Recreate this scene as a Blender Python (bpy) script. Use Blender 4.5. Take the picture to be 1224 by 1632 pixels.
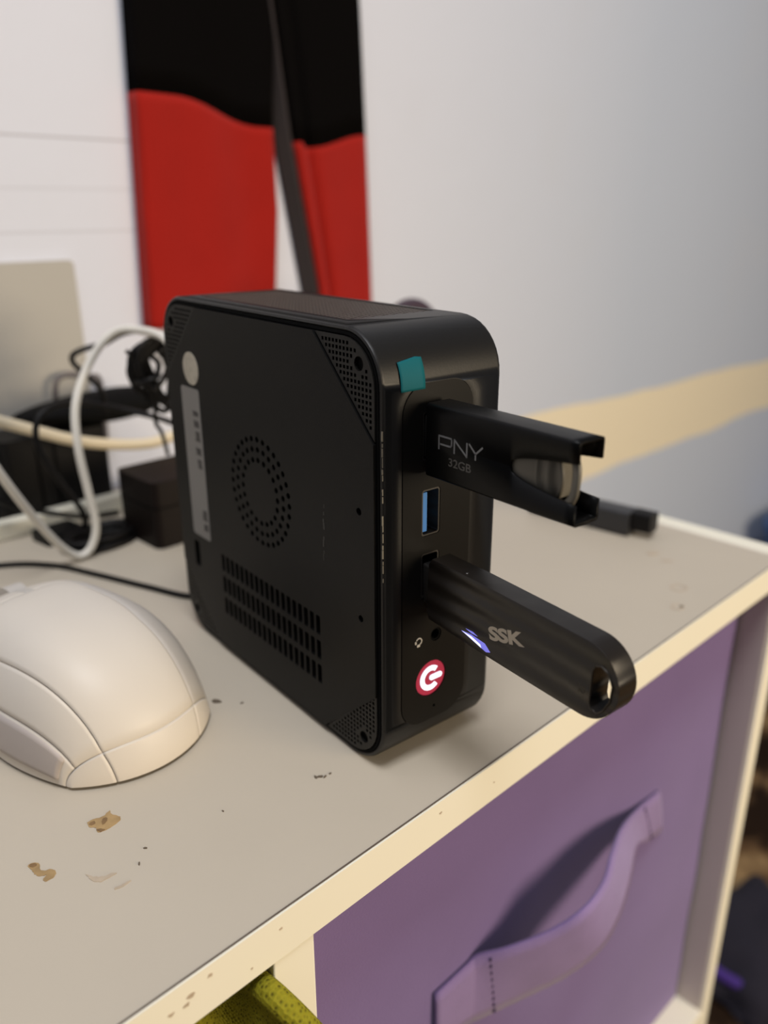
import bpy, bmesh, math, random
from mathutils import Vector, Matrix, noise
from mathutils.geometry import tessellate_polygon
random.seed(7)
S = bpy.context.scene
for o in list(bpy.data.objects): bpy.data.objects.remove(o)
C = S.collection
PI = math.pi

# ---------------------------------------------------------------- camera
cd = bpy.data.cameras.new('camera'); cam = bpy.data.objects.new('camera', cd); C.objects.link(cam)
RX = Vector((0.71927837040411, -0.6947115164440555, -0.003812451810670055))
UY = Vector((0.24486117437755106, 0.24837691060954767, 0.937204308333302))
FW = Vector((0.6501397012575485, 0.6750443090613071, -0.3487600172793436))
cam.matrix_world = Matrix(((RX.x, UY.x, -FW.x, -0.13361257), (RX.y, UY.y, -FW.y, -0.14161985),
                           (RX.z, UY.z, -FW.z, 0.15523318), (0, 0, 0, 1)))
cd.sensor_fit = 'VERTICAL'; cd.sensor_height = 24.0; cd.lens = 24.0*1297.21/1632
cd.clip_start = 0.005; cd.clip_end = 50
cd.dof.use_dof = True; cd.dof.focus_distance = 0.212; cd.dof.aperture_fstop = 5.2
S.camera = cam

# ---------------------------------------------------------------- world, lights, exposure
w = bpy.data.worlds.new('world'); S.world = w; w.use_nodes = True
bg = w.node_tree.nodes['Background']; bg.inputs[0].default_value = (0.78, 0.80, 0.88, 1); bg.inputs[1].default_value = 0.19
def area(name, loc, target, size, power, color):
    l = bpy.data.lights.new(name, 'AREA'); l.shape = 'DISK'; l.size = size; l.energy = power; l.color = color
    o = bpy.data.objects.new(name, l); C.objects.link(o); o.location = loc
    o.rotation_euler = (Vector(target)-Vector(loc)).to_track_quat('-Z', 'Y').to_euler(); return o
area('warm_room_lamp', (0.40, -1.20, 0.22), (0.05, 0.0, 0.0), 0.62, 14.5, (1.0, 0.82, 0.58))
area('ceiling_lamp', (-0.25, -0.30, 1.60), (0.05, 0.2, 0.0), 0.60, 17.5, (0.95, 0.96, 1.0))
S.view_settings.view_transform = 'Standard'; S.view_settings.look = 'None'
S.view_settings.gamma = 1; S.view_settings.use_curve_mapping = False
S.view_settings.exposure = 0.0

# ---------------------------------------------------------------- materials
def mat(name, color, rough=0.5, metal=0.0, spec=0.5, var=0.0, vscale=40.0, bump=0.0, bscale=300.0, emit=None, estr=0.0, sheen=0.0, trans=0.0, alpha=1.0):
    m = bpy.data.materials.new(name); m.use_nodes = True; nt = m.node_tree; b = nt.nodes['Principled BSDF']
    b.inputs['Base Color'].default_value = (*color, 1); b.inputs['Roughness'].default_value = rough
    b.inputs['Metallic'].default_value = metal; b.inputs['Specular IOR Level'].default_value = spec
    b.inputs['Sheen Weight'].default_value = sheen; b.inputs['Transmission Weight'].default_value = trans
    tc = nt.nodes.new('ShaderNodeTexCoord')
    if var:
        n = nt.nodes.new('ShaderNodeTexNoise'); n.inputs['Scale'].default_value = vscale; n.inputs['Detail'].default_value = 5
        nt.links.new(tc.outputs['Object'], n.inputs['Vector'])
        mx = nt.nodes.new('ShaderNodeMix'); mx.data_type = 'RGBA'
        mx.inputs[6].default_value = (*[c*(1-var) for c in color], 1); mx.inputs[7].default_value = (*[min(1, c*(1+var)) for c in color], 1)
        nt.links.new(n.outputs['Fac'], mx.inputs[0]); nt.links.new(mx.outputs[2], b.inputs['Base Color'])
    if bump:
        n = nt.nodes.new('ShaderNodeTexNoise'); n.inputs['Scale'].default_value = bscale; n.inputs['Detail'].default_value = 3
        nt.links.new(tc.outputs['Object'], n.inputs['Vector'])
        bp = nt.nodes.new('ShaderNodeBump'); bp.inputs['Strength'].default_value = bump; bp.inputs['Distance'].default_value = 0.001
        nt.links.new(n.outputs['Fac'], bp.inputs['Height']); nt.links.new(bp.outputs['Normal'], b.inputs['Normal'])
    if emit:
        b.inputs['Emission Color'].default_value = (*emit, 1); b.inputs['Emission Strength'].default_value = estr
    return m
def wave_bump(m, scale, strength, direction='X', dist=0.0005, wtype='BANDS', distort=0.0):
    nt = m.node_tree; b = nt.nodes['Principled BSDF']; tc = nt.nodes.new('ShaderNodeTexCoord')
    wv = nt.nodes.new('ShaderNodeTexWave'); wv.wave_type = wtype; wv.bands_direction = direction
    wv.inputs['Scale'].default_value = scale; wv.inputs['Distortion'].default_value = distort
    nt.links.new(tc.outputs['Object'], wv.inputs['Vector'])
    bp = nt.nodes.new('ShaderNodeBump'); bp.inputs['Strength'].default_value = strength; bp.inputs['Distance'].default_value = dist
    nt.links.new(wv.outputs['Fac'], bp.inputs['Height']); nt.links.new(bp.outputs['Normal'], b.inputs['Normal'])
    return m
M = {}
M['shell'] = mat('black_anodised_metal', (0.0050, 0.0045, 0.004), 0.44, 0.0, 0.36, bump=0.03, bscale=1500)
M['panel'] = mat('black_plastic_panel', (0.0055, 0.0052, 0.005), 0.42, 0, 0.12, var=0.12, vscale=30, bump=0.05, bscale=2500)
M['corner'] = mat('black_corner_mesh', (0.0085, 0.0078, 0.0068), 0.45, 0, 0.22)
M['inset'] = mat('black_port_panel', (0.0055, 0.005, 0.0044), 0.38, 0, 0.2)
M['void'] = mat('dark_interior', (0.002, 0.002, 0.002), 0.9, 0, 0.1)
M['grille'] = mat('black_grille', (0.060, 0.047, 0.040), 0.5, 0, 0.6)
M['worn'] = mat('worn_metal_edge', (0.22, 0.20, 0.16), 0.4, 0.5)
M['blue'] = mat('blue_port_tongue', (0.05, 0.2, 0.55), 0.4)
M['steel'] = mat('steel', (0.11, 0.105, 0.10), 0.35, 0.9)
M['contact'] = mat('contact_gold', (0.35, 0.22, 0.10), 0.35, 0.8)
M['teal'] = mat('teal_film', (0.006, 0.10, 0.12), 0.6, 0, 0.12, var=0.1, vscale=90)
M['sticker'] = mat('grey_label_paper', (0.20, 0.19, 0.175), 0.6, var=0.08, vscale=60)
M['disc'] = mat('silver_round_sticker', (0.46, 0.42, 0.34), 0.45, 0.2, var=0.35, vscale=400)
M['print'] = mat('label_print', (0.035, 0.03, 0.028), 0.7)
M['icon'] = mat('grey_icon_print', (0.42, 0.39, 0.34), 0.6)
M['ledwhite'] = mat('power_symbol_light', (0.8, 0.85, 1), 0.4, emit=(0.70, 0.84, 1.0), estr=1.05)
M['ledred'] = mat('power_button_red', (0.25, 0.015, 0.03), 0.35, emit=(0.62, 0.04, 0.11), estr=0.28)
M['drive'] = mat('black_drive_metal', (0.0022, 0.0022, 0.0022), 0.34, 0, 0.14)
M['drivetext'] = mat('grey_drive_print', (0.16, 0.16, 0.16), 0.5)
M['drivetext2'] = mat('faint_drive_print', (0.07, 0.065, 0.058), 0.5)
M['clear'] = mat('smoky_clear_plastic', (0.11, 0.10, 0.08), 0.5, 0, 0.4, var=0.15, vscale=200)
M['gun'] = wave_bump(mat('gunmetal_drive_body', (0.0125, 0.0098, 0.0078), 0.33, 0.0, 0.38), 55, 0.8, 'Z', 0.0006, distort=1.2)
M['gunrim'] = mat('gunmetal_rim', (0.035, 0.029, 0.023), 0.33, 0.5)
M['gold'] = mat('pale_gold_print', (0.40, 0.34, 0.26), 0.45)
M['glow'] = mat('blue_activity_light', (0.3, 0.3, 0.8), 0.4, emit=(0.16, 0.16, 0.9), estr=0.55)
M['glowcore'] = mat('bright_activity_light', (0.7, 0.7, 1), 0.4, emit=(0.70, 0.72, 1.0), estr=1.2)
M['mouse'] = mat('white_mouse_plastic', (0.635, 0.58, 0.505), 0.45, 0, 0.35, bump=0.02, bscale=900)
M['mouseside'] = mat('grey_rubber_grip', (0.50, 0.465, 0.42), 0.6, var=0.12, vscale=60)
M['thumb'] = mat('grey_thumb_button', (0.42, 0.37, 0.34), 0.5)
M['laminate'] = mat('dirty_white_laminate', (0.505, 0.445, 0.355), 0.5, 0, 0.35, var=0.06, vscale=14, bump=0.03, bscale=700)
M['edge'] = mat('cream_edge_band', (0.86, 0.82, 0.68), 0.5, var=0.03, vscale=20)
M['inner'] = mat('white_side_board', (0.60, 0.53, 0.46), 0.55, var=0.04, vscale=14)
M['seam'] = mat('dark_seam', (0.10, 0.075, 0.055), 0.8)
M['stain'] = mat('brown_chip_stain', (0.36, 0.235, 0.10), 0.6, var=0.55, vscale=260)
M['stain2'] = mat('pale_brown_smear', (0.46, 0.37, 0.27), 0.6, var=0.3, vscale=300)
M['speck'] = mat('dark_speck', (0.12, 0.09, 0.06), 0.8)
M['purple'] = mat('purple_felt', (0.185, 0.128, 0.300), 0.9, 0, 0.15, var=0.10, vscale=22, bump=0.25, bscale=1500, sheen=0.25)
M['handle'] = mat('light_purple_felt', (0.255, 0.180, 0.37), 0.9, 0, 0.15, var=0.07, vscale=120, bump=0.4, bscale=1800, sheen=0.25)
M['stitch'] = mat('dark_purple_stitch', (0.05, 0.03, 0.09), 0.9)
M['scarfblack'] = wave_bump(mat('black_knit', (0.0035, 0.003, 0.003), 0.95, 0, 0.03), 110, 0.3, 'X', 0.0006)
M['scarfred'] = wave_bump(mat('red_knit', (0.33, 0.013, 0.008), 0.95, 0, 0.1, var=0.10, vscale=35, sheen=0.08), 110, 0.35, 'X', 0.0006)
M['scarfback'] = mat('charcoal_knit_back', (0.05, 0.042, 0.042), 0.95, 0, 0.1)
M['cordwhite'] = mat('white_cord', (0.82, 0.78, 0.69), 0.45)
M['cordcream'] = mat('cream_cord', (0.75, 0.65, 0.47), 0.5)
M['cordblack'] = mat('black_cord', (0.005, 0.0045, 0.0045), 0.45, 0, 0.2)
M['cordgrey'] = mat('grey_cord', (0.12, 0.105, 0.11), 0.6)
M['cordplum'] = mat('plum_cord', (0.045, 0.026, 0.04), 0.5)
M['blackplastic'] = mat('black_plastic', (0.005, 0.0045, 0.0045), 0.5, 0, 0.2)
M['pouch'] = mat('black_nylon', (0.004, 0.004, 0.004), 0.8, 0, 0.1, var=0.2, vscale=60, bump=0.2, bscale=900)
M['beige'] = mat('beige_sheet', (0.46, 0.44, 0.40), 0.8, var=0.03, vscale=12)
M['bluetub'] = mat('blue_plastic', (0.02, 0.07, 0.22), 0.4, var=0.1, vscale=6)
M['navy'] = mat('navy_cloth', (0.008, 0.007, 0.018), 0.9, var=0.3, vscale=20)
M['violet'] = mat('violet_cloth', (0.05, 0.02, 0.20), 0.9)
# yellow green mesh cloth
def mesh_cloth():
    m = mat('yellow_green_mesh_cloth', (0.30, 0.27, 0.012), 0.8, 0, 0.2)
    nt = m.node_tree; b = nt.nodes['Principled BSDF']; uv = nt.nodes.new('ShaderNodeUVMap')
    vo = nt.nodes.new('ShaderNodeTexVoronoi'); vo.inputs['Scale'].default_value = 1.0; vo.inputs['Randomness'].default_value = 0.5
    nt.links.new(uv.outputs['UV'], vo.inputs['Vector'])
    cr = nt.nodes.new('ShaderNodeValToRGB'); cr.color_ramp.elements[0].position = 0.12; cr.color_ramp.elements[0].color = (0.085, 0.072, 0.004, 1)
    cr.color_ramp.elements[1].position = 0.42; cr.color_ramp.elements[1].color = (0.25, 0.225, 0.012, 1)
    nt.links.new(vo.outputs['Distance'], cr.inputs[0]); nt.links.new(cr.outputs[0], b.inputs['Base Color'])
    bp = nt.nodes.new('ShaderNodeBump'); bp.inputs['Distance'].default_value = 0.0006; bp.inputs['Strength'].default_value = 0.9
    nt.links.new(vo.outputs['Distance'], bp.inputs['Height']); nt.links.new(bp.outputs['Normal'], b.inputs['Normal'])
    return m
M['mesh'] = mesh_cloth()
# wall paint: pale blue grey with light falloff to the right painted in, a bare cream band, hairline seams at the left
def wall_mat():
    m = mat('wall_paint', (0.6, 0.6, 0.6), 0.7, 0, 0.25); nt = m.node_tree; L = nt.links.new; b = nt.nodes['Principled BSDF']
    tc = nt.nodes.new('ShaderNodeTexCoord'); sx = nt.nodes.new('ShaderNodeSeparateXYZ'); L(tc.outputs['Object'], sx.inputs[0])
    def math_(op, a, bb=None, clamp=False, c=None):
        n = nt.nodes.new('ShaderNodeMath'); n.operation = op; n.use_clamp = clamp
        for i, v in enumerate((a, bb, c)):
            if v is None: continue
            if isinstance(v, (int, float)): n.inputs[i].default_value = v
            else: L(v, n.inputs[i])
        return n.outputs[0]
    def noise_(s, d=3):
        n = nt.nodes.new('ShaderNodeTexNoise'); n.inputs['Scale'].default_value = s; n.inputs['Detail'].default_value = d
        L(tc.outputs['Object'], n.inputs['Vector']); return n.outputs['Fac']
    def mix(f, a, c):
        n = nt.nodes.new('ShaderNodeMix'); n.data_type = 'RGBA'; L(f, n.inputs[0])
        for i, v in ((6, a), (7, c)):
            if isinstance(v, tuple): n.inputs[i].default_value = (*v, 1)
            else: L(v, n.inputs[i])
        return n.outputs[2]
    x, z = sx.outputs[0], sx.outputs[2]
    edge = math_('MULTIPLY_ADD', x, 2.2, True, -0.55)                     # light falloff painted in: paler at the left, darker blue grey at the right
    base = mix(edge, (0.70, 0.725, 0.82), (0.55, 0.615, 0.74))
    patch = math_('MULTIPLY', math_('SUBTRACT', noise_(6, 4), 0.56), 5, True)
    base = mix(math_('MULTIPLY', patch, 0.35), base, (0.60, 0.63, 0.70))
    wob = math_('MULTIPLY', math_('SUBTRACT', noise_(5, 3), 0.5), 0.020)
    zu = math_('ADD', math_('ADD', z, math_('MULTIPLY', x, 0.022)), wob)
    up = math_('MULTIPLY', math_('SUBTRACT', -0.027, zu), 500, True)
    wob2 = math_('MULTIPLY', math_('SUBTRACT', noise_(4.1, 2), 0.5), 0.030)
    lo = math_('MULTIPLY', math_('SUBTRACT', math_('ADD', z, wob2), -0.131), 500, True)
    base = mix(math_('MULTIPLY', up, lo), base, (0.88, 0.79, 0.60))
    left = math_('MULTIPLY', math_('SUBTRACT', 0.20, x), 60, True)
    for zz, hw, st in ((0.1925, 0.0009, 0.55), (0.1440, 0.0012, 0.22), (0.1665, 0.0014, 0.14)):
        d = math_('ABSOLUTE', math_('SUBTRACT', z, zz)); l_ = math_('MULTIPLY', math_('SUBTRACT', 1.0, math_('DIVIDE', d, hw)), st, True)
        base = mix(math_('MULTIPLY', l_, left), base, (0.20, 0.17, 0.17))
    L(base, b.inputs['Base Color'])
    bp = nt.nodes.new('ShaderNodeBump'); bp.inputs['Strength'].default_value = 0.15; bp.inputs['Distance'].default_value = 0.002
    L(noise_(30, 4), bp.inputs['Height']); L(bp.outputs['Normal'], b.inputs['Normal']); return m
M['wall'] = wall_mat()
def rug_mat():
    m = mat('brown_rug_pile', (0.1, 0.06, 0.03), 1.0, 0, 0.1); nt = m.node_tree; b = nt.nodes['Principled BSDF']
    tc = nt.nodes.new('ShaderNodeTexCoord'); n = nt.nodes.new('ShaderNodeTexNoise'); n.inputs['Scale'].default_value = 13; n.inputs['Detail'].default_value = 6
    nt.links.new(tc.outputs['Object'], n.inputs['Vector']); cr = nt.nodes.new('ShaderNodeValToRGB')
    e = cr.color_ramp.elements; e[0].position = 0.40; e[0].color = (0.018, 0.010, 0.006, 1); e[1].position = 0.62; e[1].color = (0.30, 0.20, 0.10, 1)
    k = e.new(0.5); k.color = (0.12, 0.07, 0.035, 1)
    nt.links.new(n.outputs['Fac'], cr.inputs[0]); nt.links.new(cr.outputs[0], b.inputs['Base Color'])
    return m
M['rug'] = rug_mat()
M['floor'] = mat('brown_floor', (0.10, 0.06, 0.035), 0.6, var=0.2, vscale=8)

# ---------------------------------------------------------------- helpers
def link(name, me, m=None, parent=None, smooth=True, mx=None):
    o = bpy.data.objects.new(name, me); C.objects.link(o)
    if m is not None and not me.materials: me.materials.append(m)
    if smooth:
        for p in me.polygons: p.use_smooth = True
        if smooth == 'auto':
            me.set_sharp_from_angle(angle=math.radians(35))
    if parent: o.parent = parent
    if mx: o.matrix_local = mx
    return o
def obj(name, bm, m=None, parent=None, smooth='auto', keep_normals=False):
    if not keep_normals: bmesh.ops.recalc_face_normals(bm, faces=bm.faces)
    me = bpy.data.meshes.new(name); bm.to_mesh(me); bm.free(); return link(name, me, m, parent, smooth)
def tag(o, label=None, cat=None, group=None, kind=None):
    for k, v in (('label', label), ('category', cat), ('group', group), ('kind', kind)):
        if v: o[k] = v
    return o
def empty(name, loc, rz=0, label=None, cat=None, group=None):
    o = bpy.data.objects.new(name, None); C.objects.link(o); o.location = loc; o.rotation_euler = (0, 0, rz)
    o.empty_display_size = 0.01
    return tag(o, label, cat, group)
def bevel_mod(o, wd, seg=2, ang=35):
    md = o.modifiers.new('bevel', 'BEVEL'); md.width = wd; md.segments = seg; md.limit_method = 'ANGLE'; md.angle_limit = math.radians(ang); return o
def weighted(o):
    md = o.modifiers.new('wn', 'WEIGHTED_NORMAL'); md.keep_sharp = True; md.weight = 90; return o
def solid(o, t, off=-1):
    md = o.modifiers.new('solid', 'SOLIDIFY'); md.thickness = t; md.offset = off; return o
def box(bm, x0, x1, y0, y1, z0, z1):
    v = [bm.verts.new((x, y, z)) for z in (z0, z1) for y in (y0, y1) for x in (x0, x1)]
    for f in ((0, 1, 3, 2), (4, 6, 7, 5), (0, 4, 5, 1), (2, 3, 7, 6), (0, 2, 6, 4), (1, 5, 7, 3)): bm.faces.new([v[i] for i in f])
    return v
def boxo(name, b, m, parent=None, bev=0.0):
    bm = bmesh.new(); box(bm, *b); o = obj(name, bm, m, parent)
    if bev: bevel_mod(o, bev)
    return o
def rrect(x0, x1, y0, y1, r, n=8):
    P = []
    for cx, cy, a0 in ((x1-r, y1-r, 0), (x0+r, y1-r, 90), (x0+r, y0+r, 180), (x1-r, y0+r, 270)):
        for i in range(n+1):
            a = math.radians(a0+90*i/n); P.append((cx+r*math.cos(a), cy+r*math.sin(a)))
    return P
def circ(cx, cy, r, n=24, ry=None):
    ry = ry or r
    return [(cx+r*math.cos(2*PI*i/n), cy+ry*math.sin(2*PI*i/n)) for i in range(n)]
# a flat plate with holes: 2D loops in (a, b), extruded from c0 to c1, axes chosen by f(a, b, c) -> xyz
def plate(outer, holes, c0, c1, f, bm=None):
    bm = bm or bmesh.new(); loops = [outer]+list(holes)
    tris = tessellate_polygon([[Vector((p[0], p[1], 0)) for p in l] for l in loops])
    flat = [p for l in loops for p in l]
    va = [bm.verts.new(f(p[0], p[1], c0)) for p in flat]; vb = [bm.verts.new(f(p[0], p[1], c1)) for p in flat]
    for t in tris:
        try: bm.faces.new([va[i] for i in t]); bm.faces.new([vb[i] for i in reversed(t)])
        except ValueError: pass
    k = 0
    for l in loops:
        n = len(l)
        for i in range(n):
            j = (i+1) % n; bm.faces.new((va[k+i], va[k+j], vb[k+j], vb[k+i]))
        k += n
    return bm
F_YZ = lambda a, b, c: (c, a, b)       # plate lying in the YZ plane, thickness along x
F_XZ = lambda a, b, c: (a, c, b)       # plate lying in the XZ plane, thickness along y
F_XY = lambda a, b, c: (a, b, c)
def catmull(P, n=8, closed=False):
    P = [Vector(p) for p in P]; out = []; N = len(P)
    for i in range(N if closed else N-1):
        if closed: p0, p1, p2, p3 = P[i-1], P[i], P[(i+1) % N], P[(i+2) % N]
        else:
            p1, p2 = P[i], P[i+1]; p0 = P[i-1] if i else p1*2-p2; p3 = P[i+2] if i+2 < N else p2*2-p1
        for k in range(n):
            t = k/n; out.append(0.5*((2*p1)+(p2-p0)*t+(2*p0-5*p1+4*p2-p3)*t*t+(3*p1-p0-3*p2+p3)*t**3))
    if not closed: out.append(P[-1])
    return out
def tube(bm, P, r, n=10, closed=False, flat=None, uvs=None):
    P = [Vector(p) for p in P]; N = len(P); rings = []; up = Vector((0, 0, 1)); prev = None
    for i, p in enumerate(P):
        if closed: t = (P[(i+1) % N]-P[i-1])
        else: t = P[min(i+1, N-1)]-P[max(i-1, 0)]
        t = t.normalized() if t.length > 1e-9 else Vector((1, 0, 0))
        if prev is None:
            a = t.cross(up)
            a = a.normalized() if a.length > 1e-3 else t.cross(Vector((1, 0, 0))).normalized()
        else:
            a = (prev-t*prev.dot(t)).normalized()
        prev = a; b = t.cross(a)
        rr = r(i/(N-1)) if callable(r) else r
        ra, rb = (rr, rr) if not flat else (rr*flat[0], rr*flat[1])
        rings.append([bm.verts.new(p+a*ra*math.cos(2*PI*k/n)+b*rb*math.sin(2*PI*k/n)) for k in range(n)])
    M_ = N if closed else N-1
    for i in range(M_):
        A, B = rings[i], rings[(i+1) % N]
        for k in range(n): bm.faces.new((A[k], A[(k+1) % n], B[(k+1) % n], B[k]))
    if not closed: bm.faces.new(rings[0][::-1]); bm.faces.new(rings[-1])
    return rings
def cord(name, pts, r, m, label=None, cat='cord', parent=None, group=None, flat=None, n=10):
    bm = bmesh.new(); tube(bm, catmull(pts), r, n, flat=flat); o = obj(name, bm, m, parent, smooth=True)
    return tag(o, label, cat if label else None, group)
def text_bm(body, size, offset=0.0, shear=0.0, ex=0.0):
    cu = bpy.data.curves.new('t', 'FONT'); cu.body = body; cu.size = size; cu.offset = offset; cu.shear = shear; cu.extrude = ex
    cu.align_x = 'CENTER'; cu.align_y = 'CENTER'
    o = bpy.data.objects.new('t', cu); C.objects.link(o); dg = bpy.context.evaluated_depsgraph_get(); dg.update()
    me = bpy.data.meshes.new_from_object(o.evaluated_get(dg)); bm = bmesh.new(); bm.from_mesh(me)
    bpy.data.objects.remove(o); bpy.data.curves.remove(cu); bpy.data.meshes.remove(me); return bm
def stroke(bm, P, wd, f, c0, c1):
    # a polyline drawn as flat bars of width wd
    for (x0, y0), (x1, y1) in zip(P, P[1:]):
        d = Vector((x1-x0, y1-y0)); L = d.length; d /= L; nrm = Vector((-d.y, d.x))*wd/2; e = d*wd*0.35
        q = [(x0-e.x+nrm.x, y0-e.y+nrm.y), (x0-e.x-nrm.x, y0-e.y-nrm.y), (x1+e.x-nrm.x, y1+e.y-nrm.y), (x1+e.x+nrm.x, y1+e.y+nrm.y)]
        plate(q, [], c0, c1, f, bm)

# ================================================================ the setting
FL = -0.605
def struct(o): o['kind'] = 'structure'; return o
bm = bmesh.new(); box(bm, -2.6, 3.0, 0.33, 0.43, FL, 1.9)
struct(obj('wall_back', bm, M['wall']))
bm = bmesh.new(); box(bm, -2.6, 3.0, -2.6, 0.43, FL-0.05, FL)
struct(obj('floor', bm, M['floor']))
# baseboard along the wall
bm = bmesh.new(); box(bm, -2.6, 3.0, 0.318, 0.33, FL, FL+0.08)
o = struct(obj('baseboard_back', bm, M['edge'])); bevel_mod(o, 0.004)

# ================================================================ cube shelf
YF, XR, TB, TS, YB = -0.0191, 0.2583, 0.0134, 0.0112, 0.300
XL = -0.335; DVL, DVR = -0.0524, -0.0400; ZB = -0.296
shelf = empty('cube_shelf', (-0.04, 0.14, FL), 0, 'low white cube shelf with dirty top and cream edges, under the mini computer', 'shelf')
def sp(name, b, m, bev=0.0005, par=None):
    o = boxo(name, (b[0]+0.04, b[1]+0.04, b[2]-0.14, b[3]-0.14, b[4]-FL, b[5]-FL), m, par or shelf, bev); return o
top = sp('top_board', (XL, XR-TS, YF+0.0006, YB, -TB, 0), M['laminate'])
band = sp('front_edge_band', (XL-0.0112, XR-TS-0.0001, YF, YF+0.00055, -TB, -0.0001), M['edge'], 0)
sp('side_panel', (XR-TS, XR, YF, YB, FL, 0.0002), M['edge'])
sp('side_panel', (XL-0.0112, XL, YF+.0008, YB, FL, 0.0), M['edge'])
sp('divider_panel', (DVL, DVR, YF+0.0004, YB-0.006, ZB, -TB-0.0001), M['edge'])
sp('middle_board', (XL, XR-TS, YF, YB-0.006, ZB-TB, ZB), M['edge'])
sp('divider_panel', (DVL, DVR, YF+0.0004, YB-0.006, FL+TB, ZB-TB-.0001), M['edge'])
sp('bottom_board', (XL, XR-TS, YF, YB-0.006, FL, FL+TB), M['edge'])
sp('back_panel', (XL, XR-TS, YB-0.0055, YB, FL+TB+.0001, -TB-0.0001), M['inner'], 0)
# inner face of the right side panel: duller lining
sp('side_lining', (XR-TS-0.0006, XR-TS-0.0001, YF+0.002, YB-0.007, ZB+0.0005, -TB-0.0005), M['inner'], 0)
# dark dirt line between top surface and edge band
sp('dirt_seam', (XL, XR-TS-0.0005, YF+0.00055, YF+0.0010, -0.0003, 0.00008), M['seam'], 0)
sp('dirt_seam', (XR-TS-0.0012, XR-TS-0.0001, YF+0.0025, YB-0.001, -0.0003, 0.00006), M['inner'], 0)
# narrow rail along the back of the top
rail = sp('back_rail', (-0.30, 0.085, 0.262, 0.270, 0.0, 0.009), M['edge'], 0.0008)
# stains and chips: irregular paper-thin residues lying on the top board
def blot(name, cx, cy, rx, ry, rot, seed, m, h=0.00012, jag=0.35, n=28, z=0.0, ring=0):
    rnd = random.Random(seed); bm = bmesh.new(); P = []
    ph = [rnd.uniform(0, 6.28) for _ in range(5)]
    for i in range(n):
        a = 2*PI*i/n; k = 1+jag*sum(math.sin((j+2)*a+ph[j])/(j+1.6) for j in range(5))*0.55
        x, y = rx*k*math.cos(a), ry*k*math.sin(a)
        P.append((cx+x*math.cos(rot)-y*math.sin(rot)+0.04, cy+x*math.sin(rot)+y*math.cos(rot)-0.14))
    holes = []
    if ring:
        c = (cx+0.04, cy-0.14); holes = [[(c[0]+(p[0]-c[0])*ring, c[1]+(p[1]-c[1])*ring) for p in P]]
    plate(P, holes, z-FL, z-FL+h, F_XY, bm)
    o = obj(name, bm, m, top, smooth=False); return o
view = math.atan2(-0.6947, 0.7193)
M['stain3'] = mat('dark_brown_crust', (0.20, 0.115, 0.045), 0.7, var=0.5, vscale=500)
def outline_blot(name, P, m, h=0.00014, seed=0, jit=0.00012, sx_=1.0, sy_=1.0):
    # P: outline in view-aligned millimetres about a centre (right, away)
    (cx, cy), L = P; rnd = random.Random(seed); c, q = math.cos(view), math.sin(view)
    pts = catmull([(a, b, 0) for a, b in L], 4, True); out = []
    for p in pts:
        a, b = p.x*0.00085*sx_+rnd.uniform(-jit, jit), p.y*0.0013*sy_+rnd.uniform(-jit, jit)
        out.append((cx+a*c-b*q+0.04, cy+a*q+b*c-0.14))
    if sum(out[i-1][0]*out[i][1]-out[i][0]*out[i-1][1] for i in range(len(out))) < 0: out.reverse()
    return obj(name, plate(out, [], -FL, -FL+h, F_XY), m, top, smooth=False)
outline_blot('stain', ((-0.0655, 0.0391), [(-5.0, -0.3), (-3.2, 0.9), (-1.0, 1.5), (0.4, 3.4), (1.4, 2.4), (4.6, 1.4), (4.9, 0.2), (3.4, -1.4), (1.6, -2.6), (-0.4, -3.0), (-1.6, -1.8), (-3.6, -1.6)]), M['stain'], seed=1)
outline_blot('stain', ((-0.0655, 0.0391), [(-4.2, -0.5), (-3.0, 0.2), (-2.4, -0.6), (-3.4, -1.2)]), M['stain3'], 0.0002, 2)
outline_blot('stain', ((-0.0655, 0.0391), [(-0.5, 0.9), (0.5, 1.2), (1.0, 0.1), (0.2, -0.9), (-0.5, -0.2)]), M['stain3'], 0.0002, 3)
outline_blot('stain', ((-0.0655, 0.0391), [(-1.0, -2.3), (0.6, -2.1), (1.6, -2.4), (0.4, -3.0)]), M['stain3'], 0.0002, 4)
outline_blot('stain', ((-0.0850, 0.0332), [(-3.6, 2.3), (-2.4, 3.3), (-1.2, 2.9), (-0.6, 1.2), (0.6, 0.3), (2.0, 1.0), (3.2, 0.3), (3.4, -1.4), (2.4, -3.2), (1.3, -2.8), (1.6, -1.2), (0.6, -1.5), (-0.8, -1.0), (-2.2, 0.6)]), M['stain'], seed=5, sx_=1.35, sy_=0.72)
outline_blot('stain', ((-0.0850, 0.0332), [(-3.4, 2.3), (-2.4, 3.0), (-1.6, 2.4), (-2.4, 1.5)]), M['stain3'], 0.0002, 6, sx_=1.35, sy_=0.72)
outline_blot('stain', ((-0.0752, 0.0211), [(-4.6, 0.9), (-2.4, 0.4), (0.2, 0.2), (2.2, 0.9), (4.4, 1.2), (3.0, 0.2), (1.0, -0.9), (-1.2, -1.0), (-3.2, -0.2)]), M['stain2'], seed=7, jit=0.0002)
outline_blot('stain', ((-0.0720, 0.0150), [(-2.2, -0.9), (-0.4, 0.1), (1.4, 1.0), (1.6, 0.6), (0.0, -0.5), (-1.8, -1.3)]), M['stain2'], seed=8)
for i, (x, y, r) in enumerate(((-0.0115, 0.0125, .0007), (-0.0105, 0.0115, .0005), (-0.0126, 0.0132, .0006), (-0.0622, 0.0223, .0004), (-0.0085, 0.0115, .0004),
                              (-0.066, 0.0185, .0004), (-0.0116, 0.0668, .0015), (-0.006, 0.060, .0005), (0.012, 0.035, .0006), (-0.04, 0.02, .0003), (0.13, 0.05, .0006), (0.118, 0.04, .0005))):
    blot('speck', x, y, r*1.3, r*0.6, view+i, 20+i, M['speck'], h=0.00025)
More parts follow.
